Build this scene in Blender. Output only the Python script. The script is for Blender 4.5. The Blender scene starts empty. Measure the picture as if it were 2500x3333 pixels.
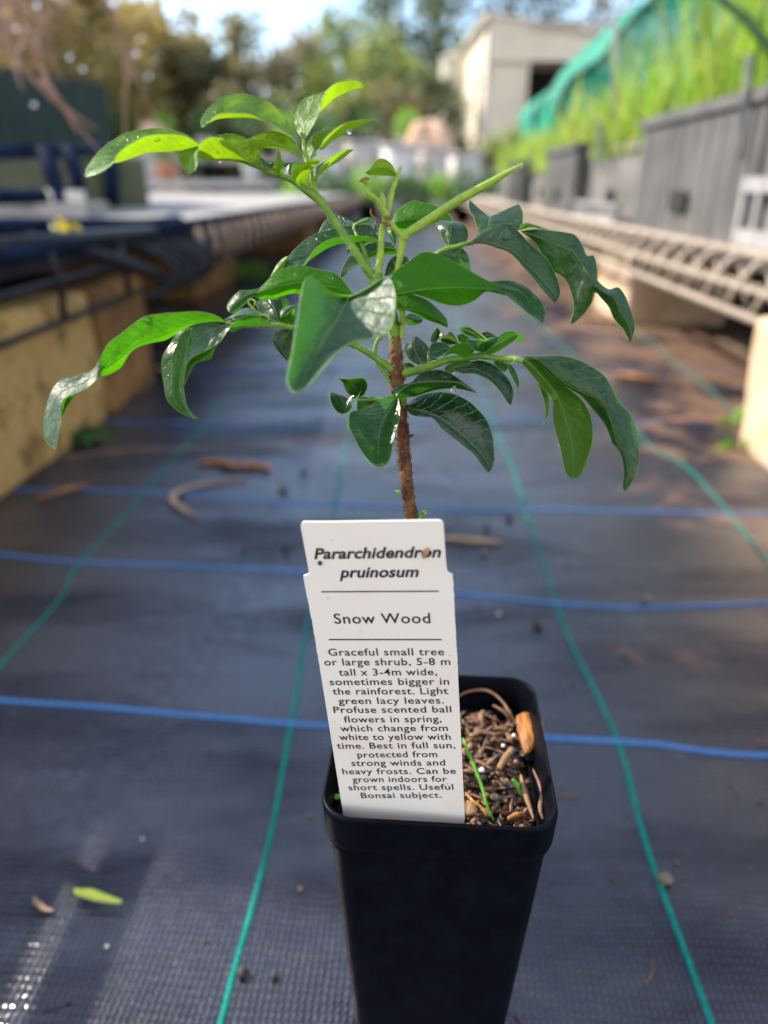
import bpy, bmesh, math, random
from mathutils import Vector, Matrix, noise
from mathutils.bvhtree import BVHTree
random.seed(7)
R = math.radians
SC = bpy.context.scene

# ------------------------------------------------------------------ camera
PITCH = R(24.49); CAMZ = 0.25
FOC = 2335.7; PCX, PCY = 1250.0, 1666.5          # focal length in photo pixels
cd = bpy.data.cameras.new('camera'); cam = bpy.data.objects.new('camera', cd)
SC.collection.objects.link(cam); SC.camera = cam
cam.location = (0, 0, CAMZ); cam.rotation_euler = (math.pi/2 - PITCH, 0, 0)
cd.sensor_fit = 'VERTICAL'; cd.sensor_height = 34.6; cd.sensor_width = 26
cd.lens = FOC/3333*34.6
cd.clip_start = 0.01; cd.clip_end = 500
cd.dof.use_dof = True; cd.dof.focus_distance = 0.153; cd.dof.aperture_fstop = cd.lens/2.9
# ------------------------------------------------------------------ light
SUN_AZ, SUN_EL = -62, 36        # degrees, azimuth from +Y towards +X
W = bpy.data.worlds.new('World'); SC.world = W; W.use_nodes = True
nt = W.node_tree; bg = nt.nodes['Background']
sky = nt.nodes.new('ShaderNodeTexSky'); sky.sky_type = 'NISHITA'; sky.sun_disc = False
sky.sun_elevation = R(SUN_EL); sky.sun_rotation = R(SUN_AZ % 360); sky.dust_density = .7; sky.ozone_density = 2.5
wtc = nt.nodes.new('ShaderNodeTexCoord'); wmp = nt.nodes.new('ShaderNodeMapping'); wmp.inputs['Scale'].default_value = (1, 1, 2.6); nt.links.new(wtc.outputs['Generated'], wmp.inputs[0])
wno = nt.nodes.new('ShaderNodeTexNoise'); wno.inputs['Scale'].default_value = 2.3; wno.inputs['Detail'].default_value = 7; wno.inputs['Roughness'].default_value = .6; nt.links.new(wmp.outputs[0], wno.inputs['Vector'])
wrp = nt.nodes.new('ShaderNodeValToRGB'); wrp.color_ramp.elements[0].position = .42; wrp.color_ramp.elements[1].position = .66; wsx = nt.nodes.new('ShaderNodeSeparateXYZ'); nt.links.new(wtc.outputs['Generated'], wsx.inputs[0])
wma = nt.nodes.new('ShaderNodeMath'); wma.operation = 'MULTIPLY_ADD'; nt.links.new(wsx.outputs[1], wma.inputs[0]); wma.inputs[1].default_value = -.13; nt.links.new(wno.outputs[0], wma.inputs[2]); nt.links.new(wma.outputs[0], wrp.inputs[0])   # extra cloud added out of view behind the camera, whitening the fill light
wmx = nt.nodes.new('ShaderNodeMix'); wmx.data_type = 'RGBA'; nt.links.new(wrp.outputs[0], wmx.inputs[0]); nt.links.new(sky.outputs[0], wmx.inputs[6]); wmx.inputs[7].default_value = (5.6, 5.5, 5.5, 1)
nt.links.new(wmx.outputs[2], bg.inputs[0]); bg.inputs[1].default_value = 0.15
sl = bpy.data.lights.new('sun', 'SUN'); so = bpy.data.objects.new('sun', sl); SC.collection.objects.link(so)
sl.energy = 4.0; sl.angle = R(0.5); sl.color = (1, .89, .74)
sd = Vector((math.sin(R(SUN_AZ))*math.cos(R(SUN_EL)), math.cos(R(SUN_AZ))*math.cos(R(SUN_EL)), math.sin(R(SUN_EL))))
so.rotation_euler = sd.to_track_quat('Z', 'Y').to_euler(); so.location = (-2, 2, 3)
SC.view_settings.view_transform = 'Standard'; SC.view_settings.look = 'None'
SC.view_settings.gamma = 1; SC.view_settings.exposure = 1.28
SC.cycles.use_denoising = True

# ------------------------------------------------------------------ helpers
FW = Vector((0, math.cos(PITCH), -math.sin(PITCH))); UPV = Vector((0, math.sin(PITCH), math.cos(PITCH)))
CAM = Vector((0, 0, CAMZ))
CROP = {'A1': (250, 230, 2.0738), 'A2': (850, 230, 3.318), 'A3': (700, 630, 2.765), 'A4': (1200, 600, 2.765),
        'A5': (1480, 620, 2.676), 'A6': (120, 980, 2.37), 'A7': (700, 880, 2.765), 'A8': (1250, 1030, 3.318),
        'B1': (1000, 1150, 2.552), 'B2': (1600, 1100, 3.016), 'B3': (1150, 500, 5.53),
        'C7': (950, 1650, 3.0164), 'C8': (900, 1600, 1.659), 'D5': (1400, 2100, 3.318), 'D8': (1050, 2150, 3.0164),
        'S': (0, 0, 1.0), 'T': (0, 0, 0.6636)}
def ray(crop, x, y):
    ox, oy, s = CROP[crop]; px = ox + x/s; py = oy + y/s
    return FW + Vector((1, 0, 0))*((px-PCX)/FOC) + UPV*((PCY-py)/FOC)
def atD(crop, x, y, D): return CAM + ray(crop, x, y)*D            # D metres along the view axis
def onz(crop, x, y, z=0.0):
    r = ray(crop, x, y); return CAM + r*((z-CAMZ)/r.z)
def G(x, y, z=0.0): return onz('T', x, y, z)
TH = R(1.95)                                                      # direction of the path
def pw(xp, Yp, z=0.0):                                            # path frame -> world
    return Vector((xp*math.cos(TH)+Yp*math.sin(TH), -xp*math.sin(TH)+Yp*math.cos(TH), z))

def link(o, parent=None):
    SC.collection.objects.link(o)
    if parent is not None: o.parent = parent; 
    return o
def empty(name, loc, label, cat, group=None):
    o = bpy.data.objects.new(name, None); SC.collection.objects.link(o); o.location = loc
    o.empty_display_size = .01
    tag(o, label, cat, group); o['_'] = 1; del o['_']
    return o
def tag(o, label=None, cat=None, group=None, kind=None):
    if label: o['label'] = label
    if cat: o['category'] = cat
    if group: o['group'] = group
    if kind: o['kind'] = kind
    return o
class MB:
    def __init__(s): s.v = []; s.f = []; s.m = []; s.uv = {}
    def add(s, vs, fs, mi=0):
        b = len(s.v); s.v.extend([tuple(v) for v in vs])
        for f in fs: s.f.append(tuple(b+i for i in f)); s.m.append(mi)
    def box(s, c, d, rot=None, mi=0):
        c = Vector(c); hx, hy, hz = d[0]/2, d[1]/2, d[2]/2
        vs = [Vector((sx*hx, sy*hy, sz*hz)) for sz in (-1, 1) for sy in (-1, 1) for sx in (-1, 1)]
        if rot is not None: vs = [rot @ v for v in vs]
        s.add([c+v for v in vs], [(0, 2, 3, 1), (4, 5, 7, 6), (0, 1, 5, 4), (1, 3, 7, 5), (3, 2, 6, 7), (2, 0, 4, 6)], mi)
    def tube(s, pts, rad, n=8, cap=True, mi=0, prof=None, jit=0):
        pts = [Vector(p) for p in pts]; N = len(pts)
        if not isinstance(rad, (list, tuple)): rad = [rad]*N
        up = None; vs = []
        for i in range(N):
            t = (pts[min(i+1, N-1)]-pts[max(i-1, 0)])
            if t.length < 1e-9: t = Vector((0, 0, 1))
            t.normalize()
            if up is None: up = t.orthogonal().normalized()
            up = (up - t*up.dot(t)); 
            if up.length < 1e-6: up = t.orthogonal()
            up.normalize(); w = t.cross(up)
            for k in range(n):
                a = 2*math.pi*k/n; rr = rad[i]*(prof(a) if prof else 1)
                if jit: rr *= 1+jit*noise.noise(Vector((pts[i].x*900, pts[i].y*900+k*1.3, pts[i].z*900)))
                vs.append(pts[i]+(up*math.cos(a)+w*math.sin(a))*rr)
        fs = []
        for i in range(N-1):
            for k in range(n):
                a = i*n+k; b = i*n+(k+1) % n
                fs.append((a, b, b+n, a+n))
        if cap:
            fs.append(tuple(range(n-1, -1, -1))); fs.append(tuple((N-1)*n+k for k in range(n)))
        s.add(vs, fs, mi)
    def ball(s, c, r, n=8, mi=0, sc=(1, 1, 1), rot=None, half=False):
        vs = []; fs = []; rings = n
        a0 = 0 if not half else 0
        amax = math.pi if not half else math.pi*.55
        for i in range(rings+1):
            th = amax*i/rings
            for k in range(2*n):
                ph = math.pi*k/n
                v = Vector((math.sin(th)*math.cos(ph)*sc[0], math.sin(th)*math.sin(ph)*sc[1], math.cos(th)*sc[2]))*r
                if rot is not None: v = rot @ v
                vs.append(Vector(c)+v)
        for i in range(rings):
            for k in range(2*n):
                a = i*2*n+k; b = i*2*n+(k+1) % (2*n)
                fs.append((a, a+2*n, b+2*n, b))
        s.add(vs, fs, mi)
    def build(s, name, mats, parent=None, smooth=True):
        me = bpy.data.meshes.new(name); me.from_pydata(s.v, [], s.f); me.update()
        if not isinstance(mats, (list, tuple)): mats = [mats]
        for m in mats: me.materials.append(m)
        me.polygons.foreach_set('material_index', s.m)
        me.polygons.foreach_set('use_smooth', [smooth]*len(s.f)); me.update()
        o = bpy.data.objects.new(name, me); SC.collection.objects.link(o)
        if parent is not None:
            o.parent = parent; o.matrix_parent_inverse = wm(parent).inverted()
        return o
def wm(o):
    m = Matrix.LocRotScale(o.location, o.rotation_euler, o.scale)
    if o.parent: m = wm(o.parent) @ o.matrix_parent_inverse @ m
    return m
def cr(pts, sub):                                                   # Catmull-Rom over tuples
    out = []; n = len(pts)
    for i in range(n-1):
        p0 = pts[max(i-1, 0)]; p1 = pts[i]; p2 = pts[i+1]; p3 = pts[min(i+2, n-1)]
        for k in range(sub):
            t = k/sub; t2 = t*t; t3 = t2*t
            out.append(tuple(.5*((2*b)+(-a+c)*t+(2*a-5*b+4*c-d)*t2+(-a+3*b-3*c+d)*t3) for a, b, c, d in zip(p0, p1, p2, p3)))
    out.append(tuple(pts[-1])); return out

# ------------------------------------------------------------------ materials
def mat(name): 
    m = bpy.data.materials.new(name); m.use_nodes = True; t = m.node_tree
    b = t.nodes['Principled BSDF']; return m, t, b
def nd(t, typ, **kw):
    n = t.nodes.new(typ)
    for k, v in kw.items():
        if k.startswith('i_'):
            key = k[2:]; key = int(key) if key.isdigit() else key
            n.inputs[key].default_value = v
        else: setattr(n, k, v)
    return n
def L(t, a, b): t.links.new(a, b)
def ramp(t, fac, stops):
    r = t.nodes.new('ShaderNodeValToRGB'); el = r.color_ramp.elements
    while len(el) < len(stops): el.new(.5)
    for e, (p, c) in zip(el, stops): e.position = p; e.color = (*c, 1) if len(c) == 3 else c
    L(t, fac, r.inputs[0]); return r.outputs[0]
def noisy(name, c1, c2, scale, rough=.7, bump=.3, bscale=None, detail=6, spec=.5, c3=None, stretch=(1, 1, 1), bd=.001, lo=.35, hi=.65):
    m, t, b = mat(name)
    tc = nd(t, 'ShaderNodeTexCoord'); mp = nd(t, 'ShaderNodeMapping'); mp.inputs['Scale'].default_value = stretch
    L(t, tc.outputs['Object'], mp.inputs[0])
    n = nd(t, 'ShaderNodeTexNoise', i_Scale=scale, i_Detail=detail, i_Roughness=.65); L(t, mp.outputs[0], n.inputs['Vector'])
    st = [(lo, c1), (hi, c2)] if c3 is None else [(lo, c1), ((lo+hi)/2, c2), (hi, c3)]
    L(t, ramp(t, n.outputs[0], st), b.inputs['Base Color'])
    b.inputs['Roughness'].default_value = rough; b.inputs['Specular IOR Level'].default_value = spec
    if bump:
        n2 = nd(t, 'ShaderNodeTexNoise', i_Scale=bscale or scale*4, i_Detail=5); L(t, mp.outputs[0], n2.inputs['Vector'])
        bp = nd(t, 'ShaderNodeBump', i_Strength=bump, i_Distance=bd); L(t, n2.outputs[0], bp.inputs['Height']); L(t, bp.outputs[0], b.inputs['Normal'])
    return m
def leafmat(name, top, under, trans, tf=.5, rough=.38, veinc=(.25, .4, .08), wet=0.0, spots=0.0, vs=.6, sheen=.0, cr_=.15):
    m, t, b = mat(name)
    uv = nd(t, 'ShaderNodeUVMap'); sx = nd(t, 'ShaderNodeSeparateXYZ'); L(t, uv.outputs[0], sx.inputs[0])
    tc = nd(t, 'ShaderNodeTexCoord')
    def mth(op, a, bb=None, c=None):
        n = nd(t, 'ShaderNodeMath', operation=op)
        for i, v in enumerate((a, bb, c)):
            if v is None: continue
            if isinstance(v, (int, float)): n.inputs[i].default_value = v
            else: L(t, v, n.inputs[i])
        return n.outputs[0]
    v = mth('ABSOLUTE', mth('SUBTRACT', sx.outputs[1], .5))          # 0 at the midrib
    mid = mth('SMOOTH_MAX', 0.0, mth('SUBTRACT', 1.0, mth('DIVIDE', v, .035)), .1)
    wob = nd(t, 'ShaderNodeTexNoise', i_Scale=5.0); L(t, uv.outputs[0], wob.inputs['Vector'])
    ph = mth('ADD', mth('MULTIPLY', sx.outputs[0], 13.0), mth('ADD', mth('MULTIPLY', v, -4.5), mth('MULTIPLY', wob.outputs[0], 1.2)))
    fr = mth('ABSOLUTE', mth('SUBTRACT', mth('FRACT', ph), .5))
    vein = mth('MAXIMUM', mth('SUBTRACT', 1.0, mth('DIVIDE', fr, .07)), 0.0)
    allv = mth('MINIMUM', mth('ADD', mth('MULTIPLY', vein, vs), mid), 1.0)
    n1 = nd(t, 'ShaderNodeTexNoise', i_Scale=260.0, i_Detail=5.0, i_Roughness=.6); L(t, tc.outputs['Object'], n1.inputs['Vector'])
    tv = ramp(t, n1.outputs[0], [(.3, tuple(c*.62 for c in top)), (.7, tuple(min(1, c*1.35) for c in top))])
    geo = nd(t, 'ShaderNodeNewGeometry')
    mu = nd(t, 'ShaderNodeMix', data_type='RGBA'); L(t, geo.outputs['Backfacing'], mu.inputs[0]); L(t, tv, mu.inputs[6]); mu.inputs[7].default_value = (*under, 1)
    mv = nd(t, 'ShaderNodeMix', data_type='RGBA'); L(t, mth('MULTIPLY', allv, .55), mv.inputs[0]); L(t, mu.outputs[2], mv.inputs[6]); mv.inputs[7].default_value = (*veinc, 1)
    vo = nd(t, 'ShaderNodeTexVoronoi', i_Scale=95.0); L(t, tc.outputs['Object'], vo.inputs['Vector'])
    spt = ramp(t, vo.outputs['Distance'], [(.07, (1, 1, 1)), (.10, (0, 0, 0))]); n5 = nd(t, 'ShaderNodeTexNoise', i_Scale=60.0); L(t, tc.outputs['Object'], n5.inputs['Vector'])
    sg = mth('MULTIPLY', spt, mth('GREATER_THAN', n5.outputs[0], .56))
    ms_ = nd(t, 'ShaderNodeMix', data_type='RGBA'); L(t, sg, ms_.inputs[0]); L(t, mv.outputs[2], ms_.inputs[6]); ms_.inputs[7].default_value = (.16, .07, .015, 1)
    L(t, ms_.outputs[2], b.inputs['Base Color'])
    n2 = nd(t, 'ShaderNodeTexNoise', i_Scale=420.0, i_Detail=3.0); L(t, tc.outputs['Object'], n2.inputs['Vector'])
    rr = nd(t, 'ShaderNodeMapRange'); L(t, n2.outputs[0], rr.inputs[0]); rr.inputs[1].default_value = .35; rr.inputs[2].default_value = .65
    rr.inputs[3].default_value = max(.08, rough-.1-wet*.2); rr.inputs[4].default_value = rough+.1
    rm = mth('ADD', rr.outputs[0], mth('MULTIPLY', geo.outputs['Backfacing'], .15)); L(t, mth('SUBTRACT', .6, mth('MULTIPLY', geo.outputs['Backfacing'], .35)), b.inputs['Specular IOR Level'])
    L(t, rm, b.inputs['Roughness'])
    b.inputs['Specular IOR Level'].default_value = .6; b.inputs['Sheen Weight'].default_value = sheen; b.inputs['Sheen Roughness'].default_value = .4
    if wet: n6 = nd(t, 'ShaderNodeTexNoise', i_Scale=75.0, i_Detail=3.0); L(t, tc.outputs['Object'], n6.inputs['Vector']); wg = nd(t, 'ShaderNodeMapRange'); L(t, n6.outputs[0], wg.inputs[0]); wg.inputs[1].default_value = .47; wg.inputs[2].default_value = .60; L(t, mth('MULTIPLY', wg.outputs[0], mth('MULTIPLY', mth('SUBTRACT', 1.0, geo.outputs['Backfacing']), wet)), b.inputs['Coat Weight']); b.inputs['Coat Roughness'].default_value = cr_
    n3 = nd(t, 'ShaderNodeTexNoise', i_Scale=700.0, i_Detail=4.0, i_Roughness=.6); L(t, tc.outputs['Object'], n3.inputs['Vector'])
    n4 = nd(t, 'ShaderNodeTexNoise', i_Scale=210.0, i_Detail=2.0); L(t, tc.outputs['Object'], n4.inputs['Vector'])
    hsum = mth('ADD', mth('ADD', mth('MULTIPLY', n3.outputs[0], .5), mth('MULTIPLY', n4.outputs[0], 2.2)), mth('MULTIPLY', allv, -.45))
    bp = nd(t, 'ShaderNodeBump', i_Strength=.8, i_Distance=.00045); L(t, hsum, bp.inputs['Height']); L(t, bp.outputs[0], b.inputs['Normal'])
    if wet: L(t, bp.outputs[0], b.inputs['Coat Normal'])
    tr = nd(t, 'ShaderNodeBsdfTranslucent')
    mt = nd(t, 'ShaderNodeMix', data_type='RGBA'); L(t, mth('MULTIPLY', allv, .35), mt.inputs[0]); 
    tn = ramp(t, n1.outputs[0], [(.3, tuple(c*.8 for c in trans)), (.7, tuple(min(1, c*1.15) for c in trans))])
    L(t, tn, mt.inputs[6]); mt.inputs[7].default_value = (trans[0]*1.1, min(1, trans[1]*1.2), trans[2]*1.3, 1)
    L(t, mt.outputs[2], tr.inputs[0]); L(t, bp.outputs[0], tr.inputs['Normal'])
    ms = nd(t, 'ShaderNodeMixShader', i_0=tf); L(t, b.outputs[0], ms.inputs[1]); L(t, tr.outputs[0], ms.inputs[2])
    L(t, ms.outputs[0], t.nodes['Material Output'].inputs[0])
    return m
M = {}
M['olive'] = leafmat('olive leaf', (.008, .045, .007), (.045, .11, .008), (.06, .21, .003), .40, .34, (.07, .17, .02), wet=.35)
M['young'] = leafmat('young leaf', (.085, .22, .022), (.19, .36, .012), (.25, .43, .006), .5, .45, (.24, .42, .05), sheen=.06)
M['mature'] = leafmat('mature leaf', (.007, .048, .004), (.030, .15, .001), (.085, .35, .0005), .5, .36, (.10, .27, .02), wet=.12)
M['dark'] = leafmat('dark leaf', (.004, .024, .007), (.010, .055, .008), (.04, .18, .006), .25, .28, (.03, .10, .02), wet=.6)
M['bluish'] = leafmat('bluish leaf', (.009, .050, .017), (.035, .15, .010), (.06, .27, .004), .34, .36, (.06, .17, .04), wet=.55, cr_=.27, sheen=.05)
M['softblue'] = leafmat('soft bluish leaf', (.014, .060, .026), (.035, .15, .010), (.05, .24, .004), .30, .52, (.07, .18, .05), sheen=.25)
M['rim'] = noisy('leaf margin', (.08, .22, .02), (.19, .33, .06), 300, .6, 0)
M['shoot'] = noisy('green shoot', (.15, .27, .012), (.28, .40, .03), 500, .5, .4, 1500, bd=.0002)
M['stalk'] = noisy('leaf stalk', (.06, .16, .008), (.15, .30, .015), 400, .5, .4, 1500, bd=.0002)
M['hair'] = noisy('plant hair', (.5, .58, .3), (.6, .65, .4), 100, .7, 0)
M['bark'] = noisy('seedling bark', (.025, .010, .005), (.12, .032, .012), 420, .8, .9, 900, c3=(.13, .12, .03), bd=.0006, lo=.38, hi=.66)
M['scab'] = noisy('bark flake', (.20, .12, .05), (.12, .06, .025), 500, .8, 0)
def plain(name, c, rough=.5, spec=.5, **k):
    m, t, b = mat(name); b.inputs['Base Color'].default_value = (*c, 1); b.inputs['Roughness'].default_value = rough
    b.inputs['Specular IOR Level'].default_value = spec; return m
M['ink'] = plain('black ink', (.008, .008, .009), .5)
M['bark2'] = noisy('stem transition', (.14, .10, .02), (.20, .07, .02), 450, .7, .6, 900, c3=(.16, .24, .04), bd=.0003, lo=.38, hi=.62)
m, t, b = mat('water'); b.inputs['Base Color'].default_value = (1, 1, 1, 1); b.inputs['Roughness'].default_value = .02
b.inputs['Transmission Weight'].default_value = 1; b.inputs['IOR'].default_value = 1.33; M['water'] = m
# woven weed matting
m, t, b = mat('woven matting'); tc = nd(t, 'ShaderNodeTexCoord'); sx = nd(t, 'ShaderNodeSeparateXYZ')
mp = nd(t, 'ShaderNodeMapping'); mp.inputs['Rotation'].default_value = (0, 0, R(3.5)); L(t, tc.outputs['Object'], mp.inputs[0]); 
wn = nd(t, 'ShaderNodeTexNoise', i_Scale=9.0, i_Detail=2.0); L(t, tc.outputs['Object'], wn.inputs['Vector'])
wv = nd(t, 'ShaderNodeVectorMath', operation='SCALE'); wv.inputs['Scale'].default_value = .012; L(t, wn.outputs['Color'], wv.inputs[0])
wa = nd(t, 'ShaderNodeVectorMath', operation='ADD'); L(t, mp.outputs[0], wa.inputs[0]); L(t, wv.outputs[0], wa.inputs[1]); L(t, wa.outputs[0], sx.inputs[0])
def mth(op, a, bb=None, c=None):
    n = nd(t, 'ShaderNodeMath', operation=op)
    for i, v in enumerate((a, bb, c)):
        if v is None: continue
        if isinstance(v, (int, float)): n.inputs[i].default_value = v
        else: L(t, v, n.inputs[i])
    return n.outputs[0]
PX, PY = .0024, .0031
sx_ = mth('SINE', mth('MULTIPLY', sx.outputs[0], 2*math.pi/PX)); sy_ = mth('SINE', mth('MULTIPLY', sx.outputs[1], 2*math.pi/PY))
cx_ = mth('ABSOLUTE', mth('SINE', mth('MULTIPLY', sx.outputs[0], math.pi/PX*1.0))); cy_ = mth('ABSOLUTE', mth('SINE', mth('MULTIPLY', sx.outputs[1], math.pi/PY)))
hh = mth('ADD', mth('MULTIPLY', mth('MULTIPLY', cx_, cy_), 1.0), mth('MULTIPLY', mth('MULTIPLY', sx_, sy_), .25))
n1 = nd(t, 'ShaderNodeTexNoise', i_Scale=900.0, i_Detail=3.0); L(t, tc.outputs['Object'], n1.inputs['Vector'])
n9 = nd(t, 'ShaderNodeTexNoise', i_Scale=130.0, i_Detail=4.0); L(t, tc.outputs['Object'], n9.inputs['Vector'])
hh2 = mth('ADD', mth('MULTIPLY', hh, mth('MULTIPLY', n9.outputs[0], 1.9)), mth('MULTIPLY', n1.outputs[0], .6))
bp = nd(t, 'ShaderNodeBump', i_Strength=1.0, i_Distance=.0010); L(t, hh2, bp.inputs['Height']); L(t, bp.outputs[0], b.inputs['Normal'])
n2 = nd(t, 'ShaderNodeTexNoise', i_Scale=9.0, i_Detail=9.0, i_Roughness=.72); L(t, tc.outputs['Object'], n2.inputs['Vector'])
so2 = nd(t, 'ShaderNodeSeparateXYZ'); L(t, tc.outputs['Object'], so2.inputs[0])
# sun dapples on the dusty right side, painted into the brown mat colour
dusty_dapple = mth('ADD', n2.outputs[0], mth('MULTIPLY', mth('SUBTRACT', so2.outputs[0], .17), .62))
dm = nd(t, 'ShaderNodeMapRange'); L(t, dusty_dapple, dm.inputs[0]); dm.inputs[1].default_value = .58; dm.inputs[2].default_value = .70
dapple_mix = mth('MULTIPLY', dm.outputs[0], .7)
mc = nd(t, 'ShaderNodeMix', data_type='RGBA'); L(t, dapple_mix, mc.inputs[0]); tp_ = nd(t, 'ShaderNodeMapRange'); L(t, hh, tp_.inputs[0]); tp_.inputs[1].default_value = .35; tp_.inputs[2].default_value = .95
tw = nd(t, 'ShaderNodeMix', data_type='RGBA'); L(t, tp_.outputs[0], tw.inputs[0]); tw.inputs[6].default_value = (.0003, .0005, .0015, 1); tw.inputs[7].default_value = (.013, .022, .076, 1)  # glint of the tape crowns put into the base colour; gaps stay dark
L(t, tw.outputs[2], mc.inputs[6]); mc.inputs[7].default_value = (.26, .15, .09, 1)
L(t, mc.outputs[2], b.inputs['Base Color'])
rg = nd(t, 'ShaderNodeMapRange'); L(t, n2.outputs[0], rg.inputs[0]); rg.inputs[3].default_value = .32; rg.inputs[4].default_value = .5
L(t, mth('ADD', rg.outputs[0], mth('MULTIPLY', dm.outputs[0], .3)), b.inputs['Roughness']); b.inputs['Specular IOR Level'].default_value = .38
# a film of rain water lies in broad irregular patches
wm_ = nd(t, 'ShaderNodeMapping'); wm_.inputs['Scale'].default_value = (2.2, 7.0, 1); L(t, tc.outputs['Object'], wm_.inputs[0])
wt = nd(t, 'ShaderNodeTexNoise', i_Scale=1.6, i_Detail=6.0, i_Roughness=.6); L(t, wm_.outputs[0], wt.inputs['Vector'])
wr = nd(t, 'ShaderNodeMapRange'); L(t, wt.outputs[0], wr.inputs[0]); wr.inputs[1].default_value = .37; wr.inputs[2].default_value = .53; wr.inputs[3].default_value = .15; wr.inputs[4].default_value = 1.0
L(t, mth('MULTIPLY', wr.outputs[0], mth('SUBTRACT', 1.0, mth('MULTIPLY', dm.outputs[0], .8))), b.inputs['Coat Weight']); b.inputs['Coat Roughness'].default_value = .12; b.inputs['Coat IOR'].default_value = 1.55
bp2 = nd(t, 'ShaderNodeBump', i_Strength=.28, i_Distance=.0008); L(t, hh2, bp2.inputs['Height']); L(t, bp2.outputs[0], b.inputs['Coat Normal'])
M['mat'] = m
M['soil'] = noisy('yard soil', (.10, .075, .05), (.22, .17, .12), 3, .9, .6, 30, bd=.02)
M['teal'] = noisy('teal thread', (.0, .15, .13), (.003, .27, .23), 600, .6, .3, 1500, spec=.2, bd=.0003)
M['blue'] = noisy('blue thread', (.04, .13, .34), (.09, .24, .52), 600, .6, .3, 1500, spec=.2, bd=.0003)
M['tan'] = noisy('tan thread', (.25, .16, .10), (.35, .22, .14), 300, .8, 0)
M['potblack'] = noisy('black pot plastic', (.0012, .0016, .004), (.0025, .0032, .007), 130, .42, .12, 500, spec=.07, c3=(.005, .0055, .008), lo=.42, hi=.80, bd=.0003)
M['mixdark'] = noisy('dark humus', (.012, .008, .005), (.05, .03, .02), 500, .9, .6, 1500, bd=.0005)
M['chip1'] = noisy('reddish bark', (.07, .035, .022), (.20, .10, .06), 350, .65, .5, 1200, bd=.0004)
M['chip2'] = noisy('tan bark', (.12, .065, .03), (.28, .16, .075), 350, .7, .5, 1200, bd=.0004)
M['chip3'] = noisy('black bark', (.01, .007, .006), (.045, .028, .02), 350, .4, .5, 1200, bd=.0004)
M['chip5'] = noisy('brown bark', (.12, .06, .035), (.26, .14, .08), 350, .6, .5, 1200, bd=.0004)
M['orangebark'] = noisy('orange bark', (.16, .05, .008), (.52, .23, .05), 260, .6, .6, 900, bd=.0005, stretch=(1.5, .25, 1), lo=.4, hi=.6)
M['perlite'] = noisy('perlite', (.62, .62, .60), (.82, .82, .8), 500, .7, .4, 1500, bd=.0003)
M['seedcase'] = noisy('grain husk', (.12, .07, .05), (.30, .2, .16), 500, .35, 0)
M['grassblade'] = leafmat('grass blade', (.12, .36, .03), (.18, .42, .05), (.35, .75, .04), .4, .4)
M['seedbrown'] = noisy('brown seed', (.28, .13, .06), (.42, .22, .11), 900, .5, .3, 2000, bd=.0002, stretch=(2, 2, .3))
M['seeddark'] = plain('dark seed', (.02, .006, .006), .3)
M['dryleaf'] = noisy('rusty dry leaf', (.16, .06, .025), (.38, .17, .07), 90, .7, .5, 400, bd=.001)
M['dryleaf2'] = noisy('pale dry leaf', (.22, .13, .08), (.46, .31, .20), 90, .7, .5, 400, bd=.001)
M['limetwig'] = noisy('lime green stem', (.42, .50, .03), (.55, .62, .10), 250, .5, .3, 500, bd=.0005)
M['pebble'] = noisy('brown pebble', (.08, .06, .045), (.22, .18, .14), 500, .8, .6, 1200, bd=.0006)
M['pebbledark'] = noisy('black pebble', (.012, .011, .012), (.05, .045, .04), 400, .6, .5, 1000, bd=.0005)
# label card: off-white plastic with faint grime and specks
m, t, b = mat('label card'); tc = nd(t, 'ShaderNodeTexCoord')
n1 = nd(t, 'ShaderNodeTexNoise', i_Scale=60.0, i_Detail=6.0); L(t, tc.outputs['Object'], n1.inputs['Vector'])
n2 = nd(t, 'ShaderNodeTexVoronoi', i_Scale=330.0); L(t, tc.outputs['Object'], n2.inputs['Vector'])
c1 = ramp(t, n1.outputs[0], [(.3, (.74, .68, .62)), (.5, (.77, .73, .67)), (.7, (.75, .73, .69))])
sp = ramp(t, n2.outputs[0], [(.045, (1, 1, 1)), (.075, (0, 0, 0))])
n3 = nd(t, 'ShaderNodeTexNoise', i_Scale=90.0, i_Detail=2.0); L(t, tc.outputs['Object'], n3.inputs['Vector'])
gate = ramp(t, n3.outputs[0], [(.5, (0, 0, 0)), (.58, (1, 1, 1))])
mm = nd(t, 'ShaderNodeMix', data_type='RGBA', blend_type='MULTIPLY', i_0=1.0); L(t, sp, mm.inputs[6]); L(t, gate, mm.inputs[7])
mx = nd(t, 'ShaderNodeMix', data_type='RGBA'); L(t, mm.outputs[2], mx.inputs[0]); L(t, c1, mx.inputs[6]); mx.inputs[7].default_value = (.28, .20, .15, 1)
L(t, mx.outputs[2], b.inputs['Base Color']); b.inputs['Roughness'].default_value = .45
bp = nd(t, 'ShaderNodeBump', i_Strength=.25, i_Distance=.0003); L(t, n1.outputs[0], bp.inputs['Height']); L(t, bp.outputs[0], b.inputs['Normal'])
b.inputs['Subsurface Weight'].default_value = .0
M['card'] = m
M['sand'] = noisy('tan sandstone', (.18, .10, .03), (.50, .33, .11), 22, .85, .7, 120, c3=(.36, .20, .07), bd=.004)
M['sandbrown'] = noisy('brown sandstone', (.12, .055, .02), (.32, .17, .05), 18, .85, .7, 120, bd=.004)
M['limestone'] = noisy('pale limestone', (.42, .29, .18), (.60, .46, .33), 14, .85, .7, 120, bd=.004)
M['darksteel'] = noisy('black coated steel', (.006, .008, .013), (.018, .022, .034), 40, .6, .3, 300, spec=.3, bd=.0005)
M['bluesteel'] = noisy('dark blue steel', (.005, .010, .026), (.012, .024, .06), 30, .9, .2, 300, spec=.08, bd=.0005)
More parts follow.
